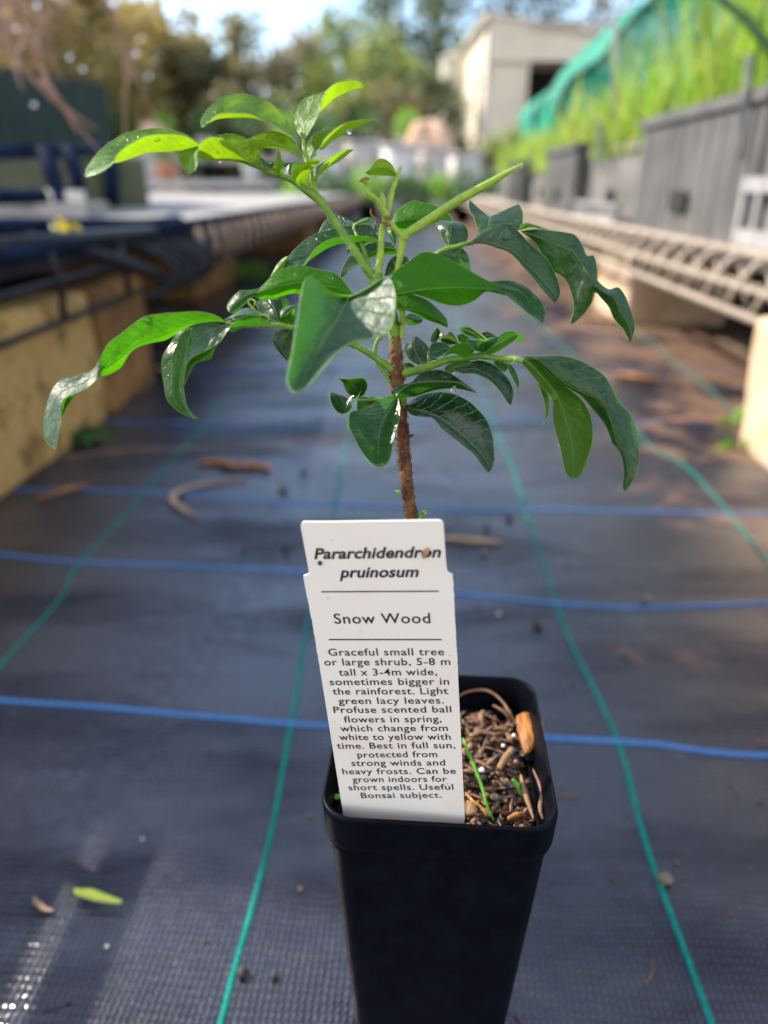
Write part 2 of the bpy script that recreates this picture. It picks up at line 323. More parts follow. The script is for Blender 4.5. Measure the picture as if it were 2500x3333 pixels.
M['meshshade'] = noisy('rusty mesh edge', (.30, .21, .17), (.55, .40, .32), 40, .6, 0)
M['greybed'] = noisy('pale gravel', (.20, .195, .19), (.38, .37, .35), 120, .8, .6, 400, bd=.004)
M['paleslab'] = noisy('pale slab', (.30, .28, .27), (.48, .45, .43), 30, .8, .3, 200)
M['cream'] = noisy('cream plastic', (.6, .56, .48), (.7, .66, .58), 30, .6, 0)
m = noisy('dark green shade cloth', (.004, .012, .010), (.012, .034, .028), 8, .75, .4, 900, bd=.0008, stretch=(3, 3, .6)); M['shadecloth'] = m
M['olivepanel'] = noisy('olive panel', (.05, .06, .035), (.10, .11, .06), 10, .7, 0)
def foliage(name, c1, c2, tr, tf=.4, sc=3.0):
    m, t, b = mat(name); tc = nd(t, 'ShaderNodeTexCoord'); n = nd(t, 'ShaderNodeTexNoise', i_Scale=sc, i_Detail=4.0); L(t, tc.outputs['Object'], n.inputs['Vector'])
    L(t, ramp(t, n.outputs[0], [(.35, c1), (.65, c2)]), b.inputs['Base Color']); b.inputs['Roughness'].default_value = .5
    x = nd(t, 'ShaderNodeBsdfTranslucent'); L(t, ramp(t, n.outputs[0], [(.35, tuple(v*.7 for v in tr)), (.65, tr)]), x.inputs[0])
    s = nd(t, 'ShaderNodeMixShader', i_0=tf); L(t, b.outputs[0], s.inputs[1]); L(t, x.outputs[0], s.inputs[2]); L(t, s.outputs[0], t.nodes['Material Output'].inputs[0]); return m
M['weed'] = foliage('weed leaf', (.10, .26, .03), (.22, .42, .06), (.35, .65, .05), .45, 40)
M['weeddark'] = foliage('dark weed leaf', (.02, .07, .02), (.05, .14, .035), (.08, .22, .03), .35, 40)
M['weedyellow'] = foliage('yellowing leaf', (.20, .28, .03), (.50, .38, .05), (.6, .5, .05), .45, 40)
M['grass'] = foliage('fresh grass', (.13, .24, .03), (.27, .40, .07), (.46, .66, .10), .5, 12)
M['grassyellow'] = foliage('yellow grass', (.28, .34, .06), (.42, .46, .12), (.6, .62, .12), .5, 12)
M['tanmesh'] = noisy('tan coated wire', (.25, .20, .155), (.44, .37, .30), 60, .6, .3, 400, bd=.0006)
M['crate'] = noisy('grey crate plastic', (.065, .065, .067), (.12, .12, .117), 12, .5, .2, 200, bd=.0006)
M['cratelight'] = noisy('light grey crate plastic', (.11, .108, .108), (.22, .21, .20), 12, .5, .2, 200, bd=.0006)
M['holeblack'] = plain('dark opening', (.006, .006, .007), .8)
M['whiteplastic'] = noisy('pale grey plastic', (.34, .34, .35), (.54, .54, .54), 20, .55, 0)
M['terracotta'] = noisy('terracotta', (.35, .13, .07), (.5, .22, .13), 20, .8, 0)
M['creamboard'] = noisy('cream weatherboard', (.54, .51, .42), (.64, .60, .51), 2, .7, .1, 20, bd=.005)
M['mulch'] = noisy('peach mulch', (.42, .25, .16), (.60, .42, .31), 6, .9, .6, 40, bd=.03)
M['trunk'] = noisy('grey trunk', (.06, .045, .035), (.16, .13, .10), 8, .9, .5, 40, bd=.02)
M['olivewarm'] = foliage('warm olive foliage', (.13, .12, .04), (.30, .23, .07), (.46, .36, .10), .4, 1.5)
M['leafmid'] = foliage('mid green foliage', (.08, .085, .035), (.20, .175, .075), (.30, .27, .10), .4, 1.5)
M['leafbright'] = foliage('bright green foliage', (.08, .13, .03), (.20, .25, .06), (.34, .42, .08), .4, 1.5)
M['leafdarkt'] = foliage('dark foliage', (.03, .045, .02), (.09, .12, .04), (.14, .19, .05), .3, 1.5)
M['browntree'] = foliage('brownish foliage', (.13, .11, .07), (.26, .21, .13), (.34, .28, .14), .3, 1.5)
M['hill'] = noisy('wooded rise', (.02, .035, .015), (.06, .08, .03), 1.2, .9, 0)
M['twig'] = noisy('reddish twig', (.16, .08, .05), (.36, .21, .14), 60, .6, 0)
# net: a fabric that lets part of the light through
m, t, b = mat('teal net'); b.inputs['Base Color'].default_value = (.02, .30, .22, 1); b.inputs['Roughness'].default_value = .6
x = nd(t, 'ShaderNodeBsdfTranslucent'); x.inputs[0].default_value = (.03, .62, .44, 1)
s = nd(t, 'ShaderNodeMixShader', i_0=.45); L(t, b.outputs[0], s.inputs[1]); L(t, x.outputs[0], s.inputs[2])
w = nd(t, 'ShaderNodeBsdfTransparent'); s2 = nd(t, 'ShaderNodeMixShader', i_0=.25); L(t, s.outputs[0], s2.inputs[1]); L(t, w.outputs[0], s2.inputs[2]); L(t, s2.outputs[0], t.nodes['Material Output'].inputs[0]); M['net'] = m
M['darkcrate'] = noisy('dark crate plastic', (.03, .03, .032), (.07, .07, .07), 12, .5, .2, 200, bd=.0006)
M['traygrey'] = noisy('grey tray plastic', (.20, .20, .21), (.34, .34, .34), 20, .6, 0)
# ------------------------------------------------------------------ ground and woven mat
def mat_h(x, y):
    d = math.hypot(x, y)
    a = min(1, max(0, (y-.22)/.4))
    h = .0026*a*noise.noise(Vector((x*1.6, y*11, .3)))+.0010*a*noise.noise(Vector((x*4, y*30, 4.3)))
    h += .0022*a*noise.noise(Vector((x*1.2+9, y*4.5, 2.1)))
    h += .0009*noise.noise(Vector((x*14, y*16, 7)))
    return h
mb = MB(); S = 300.0; mb.add([(-S, -S, -.012), (S, -S, -.012), (S, S, -.012), (-S, S, -.012)], [(0, 1, 2, 3)])
GR = mb.build('ground', M['soil']); tag(GR, 'brown gravelly soil of the nursery yard', 'ground', kind='structure')
xs = [-.50+i*.0075 for i in range(140)]
ys = []; y = -.15
while y < 7.5:
    ys.append(y); y += max(.004, .0065*max(.2, y))
vs = []; 
for yy in ys:
    for xx in xs: p = pw(xx, yy); vs.append((p.x, p.y, mat_h(p.x, p.y)))
nx = len(xs); fs = [(j*nx+i, j*nx+i+1, (j+1)*nx+i+1, (j+1)*nx+i) for j in range(len(ys)-1) for i in range(nx-1)]
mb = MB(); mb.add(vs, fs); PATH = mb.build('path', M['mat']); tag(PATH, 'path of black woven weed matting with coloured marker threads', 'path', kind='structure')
def thread(pts, col, amp=.00095, r=.00043, period=.0036, label=None):
    g = [G(x, y) for x, y in pts]
    if col == 'blue': g = [Vector((-.44, g[0].y+.012, 0))]*(g[0].x > -.43)+g+[Vector((.50, g[-1].y, 0))]*(g[-1].x < .49)
    e = cr([(p.x, p.y) for p in g], 10)
    ln = 0; dense = [e[0]]
    for a, b in zip(e, e[1:]):
        d = math.hypot(b[0]-a[0], b[1]-a[1]); yy = (a[1]+b[1])/2
        st = .0007 if yy < .34 else (.0015 if yy < .7 else .01)
        k = max(1, int(d/st))
        for i in range(1, k+1): dense.append((a[0]+(b[0]-a[0])*i/k, a[1]+(b[1]-a[1])*i/k))
    mb = MB()
    for s in range(3):
        P = []; acc = 0
        for i, (x, y) in enumerate(dense):
            if i: acc += math.hypot(x-dense[i-1][0], y-dense[i-1][1])
            j = min(i+1, len(dense)-1); t = Vector((dense[j][0]-dense[j-1][0], dense[j][1]-dense[j-1][1])); t = t.normalized() if t.length else Vector((1, 0)); nrm = Vector((-t.y, t.x))
            ph = 2*math.pi*(acc/period+s/3); am = amp*(1 if y < .7 else .7)
            P.append(Vector((x+nrm.x*am*math.sin(ph), y+nrm.y*am*math.sin(ph), mat_h(x, y)+.0002+.00028*math.sin(2*ph))))
        mb.tube(P, r, 5)
    o = mb.build('marker_thread', M[col], PATH); o['label'] = label; return o
thread([(420, 2420), (470, 2240), (500, 2120), (545, 1960), (590, 1780), (622, 1600), (640, 1500), (665, 1340), (720, 1100), (750, 950), (785, 800), (795, 700), (830, 560), (850, 480)], 'teal', label='teal thread left of the pot')
thread([(1600, 2400), (1545, 2240), (1480, 2060), (1395, 1820), (1340, 1620), (1280, 1480), (1225, 1370), (1190, 1270), (1150, 1150), (1120, 1050), (1085, 960), (1050, 870), (1015, 780), (960, 600), (915, 480)], 'teal', label='teal thread right of the pot')
thread([(-150, 1650), (-60, 1520), (0, 1440), (130, 1290), (165, 1225), (260, 1120), (330, 1040), (430, 930), (530, 820), (600, 730), (700, 600)], 'teal', label='teal thread at the far left')
thread([(1760, 1370), (1659, 1220), (1560, 1090), (1480, 1010), (1400, 960), (1330, 870), (1240, 770), (1160, 700), (1080, 620)], 'teal', label='teal thread at the far right')
thread([(1760, 1040), (1600, 900), (1490, 805), (1400, 735), (1280, 650)], 'teal', label='faint teal thread beside the right blocks')
thread([(-160, 1500), (0, 1512), (200, 1525), (400, 1545), (700, 1568), (950, 1582), (1190, 1595), (1400, 1608), (1760, 1634)], 'blue', .0013, .00062, label='blue thread behind the pot')
thread([(-100, 1186), (0, 1195), (130, 1210), (330, 1220), (560, 1228), (700, 1240), (840, 1262), (980, 1280), (1080, 1290), (1200, 1303), (1350, 1312), (1500, 1308), (1760, 1303)], 'blue', .0013, .00062, label='second blue thread behind the pot')
thread([(330, 1060), (600, 1082), (900, 1095), (1100, 1098), (1400, 1103), (1760, 1112)], 'blue', .0013, .00062, label='third blue thread, pale with distance')
thread([(330, 910), (700, 920), (900, 908), (1200, 905), (1700, 912)], 'blue', .0013, .00062, label='fourth blue thread, out of focus')
thread([(330, 800), (700, 800), (1100, 795), (1600, 800)], 'blue', .0013, .00062, label='fifth blue thread, far back')
thread([(140, 985), (260, 972), (420, 968), (560, 966), (660, 952), (780, 940)], 'tan', .0003, .0004, label='frayed tan thread end on the left')

mb = MB(); g_ = random.Random(31)
for i in range(420):
    yy = .13+.9*g_.random()**1.3; xx = g_.uniform(-.34, .38); xx = xx if g_.random() < .5 else abs(xx); r_g = g_.uniform(.0003, .0009)*(1+.8*yy)
    if g_.random() < .75: mb.ball((xx, yy, mat_h(xx, yy)+r_g*.6), r_g, 3, g_.choice([0, 1, 1, 2]), (1, g_.uniform(.6, 1), .6))
    else:
        a = g_.uniform(0, 3.1); d = Vector((math.cos(a), math.sin(a), 0))*g_.uniform(.0015, .006); c = Vector((xx, yy, mat_h(xx, yy)+.0006)); mb.tube([c-d, c+Vector((d.y, -d.x, 0))*.2, c+d], .00025, 4, True, g_.choice([1, 2]))
tag(mb.build('grit', [M['pebble'], M['pebbledark'], M['chip2']]), 'fine grit and plant crumbs scattered over the black matting', 'grit', kind='stuff')
# ------------------------------------------------------------------ pot
PC = Vector((.0141, .1432, 0)); PR = R(-4.0); RIMZ = .1210
pm = Matrix.Translation(PC) @ Matrix.Rotation(PR, 4, 'Z')
def sq(half, rad, z, n=8):
    out = []
    for cx, cy, a0 in ((1, 1, 0), (-1, 1, 90), (-1, -1, 180), (1, -1, 270)):
        for k in range(n+1):
            a = R(a0+90*k/n); out.append(Vector(((half-rad)*cx+rad*math.cos(a), (half-rad)*cy+rad*math.sin(a), z)))
    return out
def loft(rings, mb, mi=0, cap0=False):
    n = len(rings[0]); vs = [v for r in rings for v in r]
    fs = [(i*n+k, i*n+(k+1) % n, (i+1)*n+(k+1) % n, (i+1)*n+k) for i in range(len(rings)-1) for k in range(n)]
    if cap0: fs.append(tuple(range(n-1, -1, -1)))
    mb.add([pm @ v for v in vs], fs, mi)
POT = empty('nursery_pot', pm @ Vector((0, 0, 0)), 'tall square black plastic nursery tube pot holding the seedling', 'plant pot')
mb = MB(); prof = []
def half(z): return .0196+(.0257-.0196)*z/.113
for z in [0.0005, .003, .01, .03, .05, .07, .09, .1075]: prof.append(sq(half(z)-(.0012 if z < .001 else 0), .0055, z))
prof.append(sq(half(.1095)+.0003, .0056, .1095)); prof.append(sq(.0236, .005, .1115)); prof.append(sq(.0236, .005, .1085))
for z in [.10, .07, .03, .004]: prof.append(sq(half(z)-.0012, .0045, z))
prof.append(sq(.002, .0015, .004)); loft(prof, mb, 0, True)
mb.build('pot_body', M['potblack'], POT)
mb = MB(); pr = []
for hh, z in [(.0254, .1100), (.0261, .1104), (.0264, .112), (.0266, .1185), (.0267, .1200), (.02655, .1207), (.0262, RIMZ), (.0259, .1208), (.0257, .1201), (.0249, .117), (.0241, .1105), (.0240, .1095)]: pr.append(sq(hh+.0005, .0072, z, 10))
loft(pr, mb); mb.build('rim', M['potblack'], POT)

# ------------------------------------------------------------------ potting mix
def insq(p, h):
    q = pm.inverted() @ Vector((p.x, p.y, 0)); return abs(q.x) < h and abs(q.y) < h
MZ = .1105
mb = MB(); n = 46; vs = []
for j in range(n+1):
    for i in range(n+1):
        q = pm @ Vector(((i/n-.5)*.0474, (j/n-.5)*.0474, 0)); 
        z = MZ-.0022+.0022*noise.noise(Vector((q.x*160, q.y*160, 0)))+.001*noise.noise(Vector((q.x*600, q.y*600, 5)))
        vs.append((q.x, q.y, z))
mb.add(vs, [(j*(n+1)+i, j*(n+1)+i+1, (j+1)*(n+1)+i+1, (j+1)*(n+1)+i) for j in range(n) for i in range(n)], 0)
rnd = random.Random(5)
def chip(mb, c, l, w, h, q, mi, bend=0):
    N = 6; vs = []
    for i in range(N):
        u = i/(N-1)-.5; ww = w*(1-.5*abs(u*2)**3)*(1+.35*rnd.uniform(-1, 1)); hh = h*(1+.3*rnd.uniform(-1, 1))
        z = -bend*(u*2)**2
        for a, b_ in ((-1, -1), (1, -1), (1, 1), (-1, 1)): vs.append(q @ Vector((u*l, a*ww/2, z+b_*hh/2))+c)
    fs = [(i*4+k, i*4+(k+1) % 4, i*4+4+(k+1) % 4, i*4+4+k) for i in range(N-1) for k in range(4)]+[(3, 2, 1, 0), (N*4-4, N*4-3, N*4-2, N*4-1)]
    mb.add(vs, fs, mi)
for k in range(1500):
    typ = rnd.random(); lm = .0195 if typ >= .86 else .0222; lx, ly = rnd.uniform(-lm, lm), rnd.uniform(-lm, lm); q = pm @ Vector((lx, ly, 0))
    c = Vector((q.x, q.y, MZ+rnd.uniform(-.002, .0022)))
    rot = Matrix.Rotation(rnd.uniform(0, 6.28), 3, 'Z') @ Matrix.Rotation(rnd.gauss(0, .45), 3, 'Y') @ Matrix.Rotation(rnd.gauss(0, .6), 3, 'X')
    if typ < .80: chip(mb, c, rnd.uniform(.0014, .0050), rnd.uniform(.0005, .0017), rnd.uniform(.0003, .0008), rot, rnd.choice([1, 1, 2, 3, 3, 5]))
    elif typ < .85: mb.ball(c, rnd.uniform(.0004, .0013), 5, rnd.choice([1, 1, 3, 3, 2]), (1, rnd.uniform(.6, 1), rnd.uniform(.6, 1)), rot)
    else: chip(mb, c, rnd.uniform(.004, .009), rnd.uniform(.0004, .001), .0004, rot, rnd.choice([2, 5, 3]), rnd.uniform(0, .0015))
MIX = mb.build('potting_mix', [M['mixdark'], M['chip1'], M['chip2'], M['chip3'], M['perlite'], M['chip5']])
tag(MIX, 'dark brown bark potting mix filling the black pot', 'potting mix', kind='stuff')
for k, (x, y, r) in enumerate([(560, 1350, .75), (905, 975, .6), (790, 1085, .55), (930, 1260, .75), (700, 1640, 1.1), (830, 860, .4), (640, 900, .4)]):
    p = onz('D5', x, y, MZ+.0032); mb = MB(); q = Matrix.Rotation(k, 3, 'X')
    mb.ball((0, 0, 0), r*.001, 7, 0, (1, .8, .85), q); o = mb.build('perlite_grain', M['perlite'] if k in (0, 1, 2) else M['seedcase']); o.location = p
    lab = ['white perlite grain beside the grass blade in the pot', 'pale grey grain left of the orange bark chip', 'grey grain below the one beside the orange bark chip', 'pinkish grain below the orange bark chip', 'dark shiny seed near the front rim in the pot', 'small brown grain near the back of the pot', 'small brown grain nearest the label in the pot'][k]
    tag(o, lab, 'grain')
# the orange bark chip
def polyplate(name, crop, pts, z, th, mt, label, cat, tilt=None, bulge=.0004, group=None):
    P = [onz(crop, x, y, z if not tilt else z+tilt*(i/len(pts))) for i, (x, y) in enumerate(pts)]
    c = sum(P, Vector())/len(P); n = len(P); mb = MB(); vs = []
    for k, (s, dz) in enumerate([(.92, 0), (1, th*.4), (.97, th*.8), (.8, th), (.4, th+bulge)]):
        for p in P: q = c+(p-c)*s; vs.append((q.x, q.y, q.z+dz+.0002*noise.noise(p*900+Vector((0, 0, k)))))
    fs = [(k*n+i, k*n+(i+1) % n, (k+1)*n+(i+1) % n, (k+1)*n+i) for k in range(4) for i in range(n)]
    fs.append(tuple(range(n-1, -1, -1))); fs.append(tuple(4*n+i for i in range(n)))
    mb.add([Vector(v)-c for v in vs], fs); o = mb.build(name, mt); o.location = c; tag(o, label, cat, group); return o
polyplate('bark_chip', 'D5', [(930, 800), (1000, 765), (1100, 770), (1130, 900), (1150, 1050), (1150, 1100), (1080, 1180), (1010, 1220), (975, 1080), (940, 940)], MZ+.0035, .0018, M['orangebark'], 'orange bark chip leaning at the right wall of the pot', 'bark chip')
polyplate('bark_chip', 'D5', [(1150, 800), (1210, 830), (1230, 1000), (1220, 1140), (1170, 1100), (1150, 950)], MZ+.003, .0012, M['chip5'], 'greyish brown bark chip behind the orange chip', 'bark chip')
polyplate('bark_chip', 'D5', [(720, 1330), (780, 1210), (880, 1110), (910, 1180), (850, 1260), (760, 1370)], MZ+.003, .001, M['chip2'], 'tan pointed bark chip in the middle of the pot', 'bark chip')
polyplate('bark_chip', 'D5', [(830, 1880), (900, 1840), (1020, 1830), (1020, 1860), (920, 1900), (830, 1910)], MZ+.003, .0012, M['orangebark'], 'orange brown sliver at the front rim of the pot', 'bark chip')
polyplate('bark_chip', 'D5', [(390, 1700), (470, 1700), (520, 1780), (500, 1850), (390, 1850)], MZ+.003, .001, M['chip2'], 'rusty bark chip beside the bottom corner of the label', 'bark chip')
def strand(name, crop, pts, mt, label, cat, flat=1, group=None):
    P = [onz(crop, x, y, z) for x, y, z, r in pts]; e = cr([(*p, q[3]*.001) for p, q in zip(P, pts)], 6)
    c = P[0]; mb = MB(); mb.tube([Vector(a[:3])-c for a in e], [a[3] for a in e], 7)
    o = mb.build(name, mt); o.location = c; tag(o, label, cat, group); return o
strand('dry_stalk', 'D5', [(300, 560, MZ+.004, .3), (400, 505, MZ+.006, .35), (560, 482, MZ+.007, .4), (680, 520, MZ+.007, .4), (790, 620, MZ+.006, .38), (860, 730, MZ+.005, .36), (920, 830, MZ+.003, .3)], M['chip5'], 'long brown dry stalk arching at the back of the pot', 'dry stalk')
strand('dry_stalk', 'D5', [(680, 650, MZ+.005, .3), (770, 700, MZ+.005, .4), (840, 770, MZ+.004, .4), (880, 860, MZ+.002, .3)], M['chip1'], 'short reddish dry stalk under the arching one', 'dry stalk')
strand('dry_stalk', 'D5', [(980, 1400, MZ+.005, .25), (1010, 1540, MZ+.0045, .7), (1060, 1700, MZ+.004, .65), (1120, 1880, MZ+.003, .3)], M['chip2'], 'olive brown dry leaf strip near the right front of the pot', 'dry stalk')
strand('dry_stalk', 'D5', [(1110, 1340, MZ+.004, .2), (1170, 1470, MZ+.004, .45), (1210, 1600, MZ+.004, .6), (1190, 1760, MZ+.004, .6), (1220, 1880, MZ+.003, .3)], M['chip1'], 'reddish dry strip against the right wall of the pot', 'dry stalk')
strand('dry_stalk', 'D5', [(380, 1590, MZ+.004, .2), (460, 1680, MZ+.005, .35), (560, 1760, MZ+.004, .35), (620, 1850, MZ+.003, .2)], M['orangebark'], 'orange dry strip beside the grass blade foot', 'dry stalk')
strand('dry_stalk', 'D5', [(700, 1420, MZ+.003, .2), (760, 1470, MZ+.004, .3), (820, 1530, MZ+.004, .3), (900, 1550, MZ+.003, .2)], M['mixdark'], 'thin black curved stalk in the middle of the pot', 'dry stalk')
strand('grass_sprout', 'D5', [(355, 1000, .1215, .15), (400, 1130, .1205, .42), (470, 1290, .1190, .45), (560, 1530, .1165, .42), (610, 1720, .1145, .36), (690, 1900, .112, .3)], M['grassblade'], 'single bright green grass blade growing beside the label', 'grass blade')
strand('weed_sprout', 'D8', [(20, 1310, .112, .15), (60, 1340, .1135, .5), (110, 1340, .114, .75), (180, 1335, .114, .6), (260, 1330, .113, .3)], M['grassblade'], 'small green sprout at the left inside wall of the pot', 'sprout')
strand('weed_sprout', 'D5', [(890, 1450, MZ+.004, .3), (940, 1500, MZ+.005, .6), (960, 1570, MZ+.004, .5), (1000, 1640, MZ+.003, .2)], M['grassblade'], 'tiny green moss sprout near the right front of the pot', 'sprout')

# ------------------------------------------------------------------ plant label
ps, tu = R(7), R(-4)
LN = Vector((-math.sin(ps)*math.cos(tu), -math.cos(ps)*math.cos(tu), math.sin(tu))).normalized(); LP = Vector((0, .1205, .13))
def onl(crop, x, y, off=0):
    r = ray(crop, x, y); t = (LN.dot(LP-CAM))/(LN.dot(r)); return CAM+r*t+LN*off
out = []
def seg(pts, wob=0, crop='C7', k=None):
    P = [onl(crop, *p) for p in pts]
    if not wob: out.extend(P); return
    for a, b in zip(P, P[1:]):
        n = max(1, int((b-a).length/.0006))
        for i in range(n): 
            p = a.lerp(b, i/n); out.append(p+Vector((1, 0, 0))*.00013*noise.noise(p*1500)*(1 if wob else 0))
    out.append(P[-1])
seg([(89, 190), (93, 165), (108, 147), (130, 141), (400, 142), (800, 136), (1200, 130), (1440, 127), (1468, 133), (1484, 150), (1490, 175), (1500, 350), (1515, 560), (1523, 620), (1540, 645), (1578, 662), (1580, 690)])
br = onl('C8', 1017, 1765); bl = onl('C8', 364, 1757)
dn = ((bl+br)/2-(onl('C7', 118, 668)+onl('C7', 1578, 662))/2).normalized()
seg([(1586, 760), (1607, 1180), (1632, 1659)], 1); out.append(br); out.append(br+dn*.012-Vector((.003, 0, 0)))
out.append((br+bl)/2+dn*.028); out.append(bl+dn*.012+Vector((.003, 0, 0))); out.append(bl)
seg([(287, 1640), (202, 1130), (125, 740), (117, 690)], 1); seg([(117, 672), (150, 662), (168, 645), (166, 610), (128, 400)])
LAB = empty('plant_label', onl('C8', 680, 1760), 'white plastic plant label lettered with the tree name, standing in the front of the pot', 'plant label')
mb = MB(); n = len(out); vs = [p+LN*.00018 for p in out]+[p-LN*.00018 for p in out]
mb.add(vs, [tuple(range(n-1, -1, -1)), tuple(range(n, 2*n))]+[(i, (i+1) % n, n+(i+1) % n, n+i) for i in range(n)])
CARD = mb.build('label_card', M['card'], LAB, smooth=False)
bm = bmesh.new(); bm.from_mesh(CARD.data); bmesh.ops.triangulate(bm, faces=[f for f in bm.faces if len(f.verts) > 4]); bmesh.ops.recalc_face_normals(bm, faces=bm.faces); bm.to_mesh(CARD.data); bm.free()
_fc = {}
def textline(s, xl, xr, yb, caph, yr=None, style='body', label=None, name='text_line'):
    yr = yb if yr is None else yr
    cu = bpy.data.curves.new('t', 'FONT'); cu.body = s; cu.size = 1; cu.fill_mode = 'FRONT'; cu.resolution_u = 4
    if style == 'title': cu.shear = .28; cu.offset = .028; cu.space_character = 1.02
    else: cu.offset = .010; cu.space_character = 1.08
    ob = bpy.data.objects.new('t', cu); SC.collection.objects.link(ob); bpy.context.view_layer.update()
    me = bpy.data.meshes.new_from_object(ob.evaluated_get(bpy.context.evaluated_depsgraph_get()))
    SC.collection.objects.unlink(ob); bpy.data.objects.remove(ob)
    X = [v.co.x for v in me.vertices]; x0, x1 = min(X), max(X)
    a = onl('C8', xl, yb); b_ = onl('C8', xr, yr); U = (b_-a); wid = U.length; U.normalize(); V = LN.cross(U); V.normalize()
    if V.z < 0: V = -V
    for v in me.vertices:
        v.co = a+U*((v.co.x-x0)/(x1-x0)*wid)+V*(v.co.y/.72*caph)+LN*.00024
    me.materials.append(M['ink']); o = bpy.data.objects.new(name, me); SC.collection.objects.link(o)
    o.parent = LAB; o.matrix_parent_inverse = wm(LAB).inverted(); o['label'] = label or 'line of print reading '+s
    return o
CH = (onl('C8', 500, 843)-onl('C8', 500, 882)).length
textline('Pararchidendron', 205, 892, 360, (onl('C8', 500, 299)-onl('C8', 500, 358)).length, 350, 'title')
textline('pruinosum', 340, 772, 460, (onl('C8', 500, 299)-onl('C8', 500, 358)).length, 456, 'title')
textline('Snow Wood', 315, 833, 709, (onl('C8', 500, 652)-onl('C8', 500, 708)).length, 706)
for s, xl, xr, yb in [('Graceful small tree', 284, 907, 882), ('or large shrub, 5-8 m', 262, 940, 935), ('tall x 3-4m wide,', 340, 868, 990), ('sometimes bigger in', 291, 934, 1041),
    ('the rainforest. Light', 307, 928, 1092), ('green lacy leaves.', 338, 905, 1143), ('Profuse scented ball', 312, 946, 1191), ('flowers in spring,', 368, 893, 1243),
    ('which change from', 348, 927, 1291), ('white to yellow with', 343, 942, 1338), ('time. Best in full sun,', 330, 967, 1384), ('protected from', 440, 870, 1432),
    ('strong winds and', 408, 913, 1477), ('heavy frosts. Can be', 360, 970, 1522), ('grown indoors for', 414, 922, 1565), ('short spells. Useful', 393, 957, 1608), ('Bonsai subject.', 460, 893, 1651)]:
    textline(s, xl, xr, yb, CH, yb-3)
for (x0, y0, x1, y1), lb in (((243, 537, 876, 534), 'upper printed rule'), ((284, 795, 893, 795), 'lower printed rule')):
    a = onl('C8', x0, y0-3, .00024); b_ = onl('C8', x1, y1-3, .00024); c = onl('C8', x1, y1+4, .00024); d = onl('C8', x0, y0+4, .00024)
    mb = MB(); mb.add([a, b_, c, d], [(3, 2, 1, 0)]); o = mb.build('printed_rule', M['ink'], LAB, False); o['label'] = lb
# two seeds stuck on the label
mb = MB(); mb.ball((0, 0, 0), .0009, 8, 0, (.55, .5, 1.35), Matrix.Rotation(R(20), 3, 'Y')); o = mb.build('seed', M['seedbrown']); o.location = onl('C7', 1318, 435, .0007); tag(o, 'light brown oval seed stuck over the last o of the top line of the label', 'seed')
mb = MB(); mb.ball((0, 0, 0), .0005, 7, 0, (.8, .6, 1), Matrix.Rotation(R(-15), 3, 'Y')); o = mb.build('seed', M['seeddark']); o.location = onl('C7', 281, 538, .0005); tag(o, 'tiny dark red seed stuck below the first letter on the label', 'seed')
for i, (x, y, r) in enumerate([(365, 885, .28), (400, 325, .2), (680, 1215, .2)]):
    mb = MB(); mb.ball((0, 0, 0), r*.001, 6, 0, (1, .5, 1)); o = mb.build('water_drop', M['water']); o.location = onl('C7', x, y, .0003); tag(o, ['water drop on the label left of the words Snow Wood', 'water drop on the label above the plant name', 'water drop on the label just above the lower printed rule'][i], 'water drop')

# ------------------------------------------------------------------ litter on the mat
def dryleaf(pts, wid, mt, label, curl=.0015, z0=.0008):
    g = [G(x, y) for x, y in pts]; e = cr([(p.x, p.y) for p in g], 6); n = len(e); c = Vector((*e[n//2], 0)); vs = []
    for i, (x, y) in enumerate(e):
        u = i/(n-1); w = wid*(.12+math.sin(math.pi*min(1, u*.95+.03))**.8); j = min(i+1, n-1); t = Vector((e[j][0]-e[j-1][0], e[j][1]-e[j-1][1])).normalized(); nr = Vector((-t.y, t.x))
        wid *= 1; zz = z0+curl*math.sin(math.pi*u)**2
        for k in range(5): 
            q = (k-2)/2; vs.append(Vector((x+nr.x*w*q, y+nr.y*w*q, zz+abs(q)**2*wid*.7+.0006*noise.noise(Vector((x*200, y*200, q)))))-c)
    b = len(vs); vs2 = vs+[v-Vector((0, 0, .0005)) for v in vs]
    fs = [(i*5+k, i*5+k+1, i*5+5+k+1, i*5+5+k) for i in range(n-1) for k in range(4)]
    fs += [(b+i*5+k, b+i*5+5+k, b+i*5+5+k+1, b+i*5+k+1) for i in range(n-1) for k in range(4)]
    for i in range(n-1):
        fs += [(i*5, i*5+5, b+i*5+5, b+i*5), (i*5+4, b+i*5+4, b+i*5+9, i*5+9)]
    mb = MB(); mb.add(vs2, fs); o = mb.build('fallen_leaf', mt); o.location = c; tag(o, label, 'fallen leaf', 'fallen leaves on the matting'); return o
dryleaf([(428, 1117), (400, 1107), (378, 1092), (376, 1076), (400, 1062), (460, 1047), (530, 1034)], .0024, M['dryleaf2'], 'curled pale dry leaf left of the label, bent at one end')
dryleaf([(425, 1008), (470, 1004), (500, 1012), (545, 1012), (585, 1018)], .0050, M['dryleaf'], 'rusty brown dry leaf just beyond the curled pale one')
dryleaf([(80, 1082), (130, 1070), (195, 1050)], .0035, M['dryleaf'], 'dark reddish dry leaf beside the left block')
dryleaf([(930, 1165), (1000, 1172), (1085, 1176)], .0024, M['dryleaf2'], 'straight peach coloured dry leaf right of the label top')
dryleaf([(1330, 812), (1370, 822), (1415, 826)], .0075, M['dryleaf'], 'orange dry leaf on the right half of the path')
dryleaf([(1440, 912), (1510, 914), (1580, 912)], .0035, M['dryleaf'], 'flat orange dry leaf near the right block')
dryleaf([(1240, 690), (1300, 696), (1360, 700)], .010, M['dryleaf2'], 'pale dry leaf near the far right support')
dryleaf([(330, 800), (350, 806), (375, 815)], .008, M['dryleaf2'], 'pale dry leaf at the foot of the left blocks')
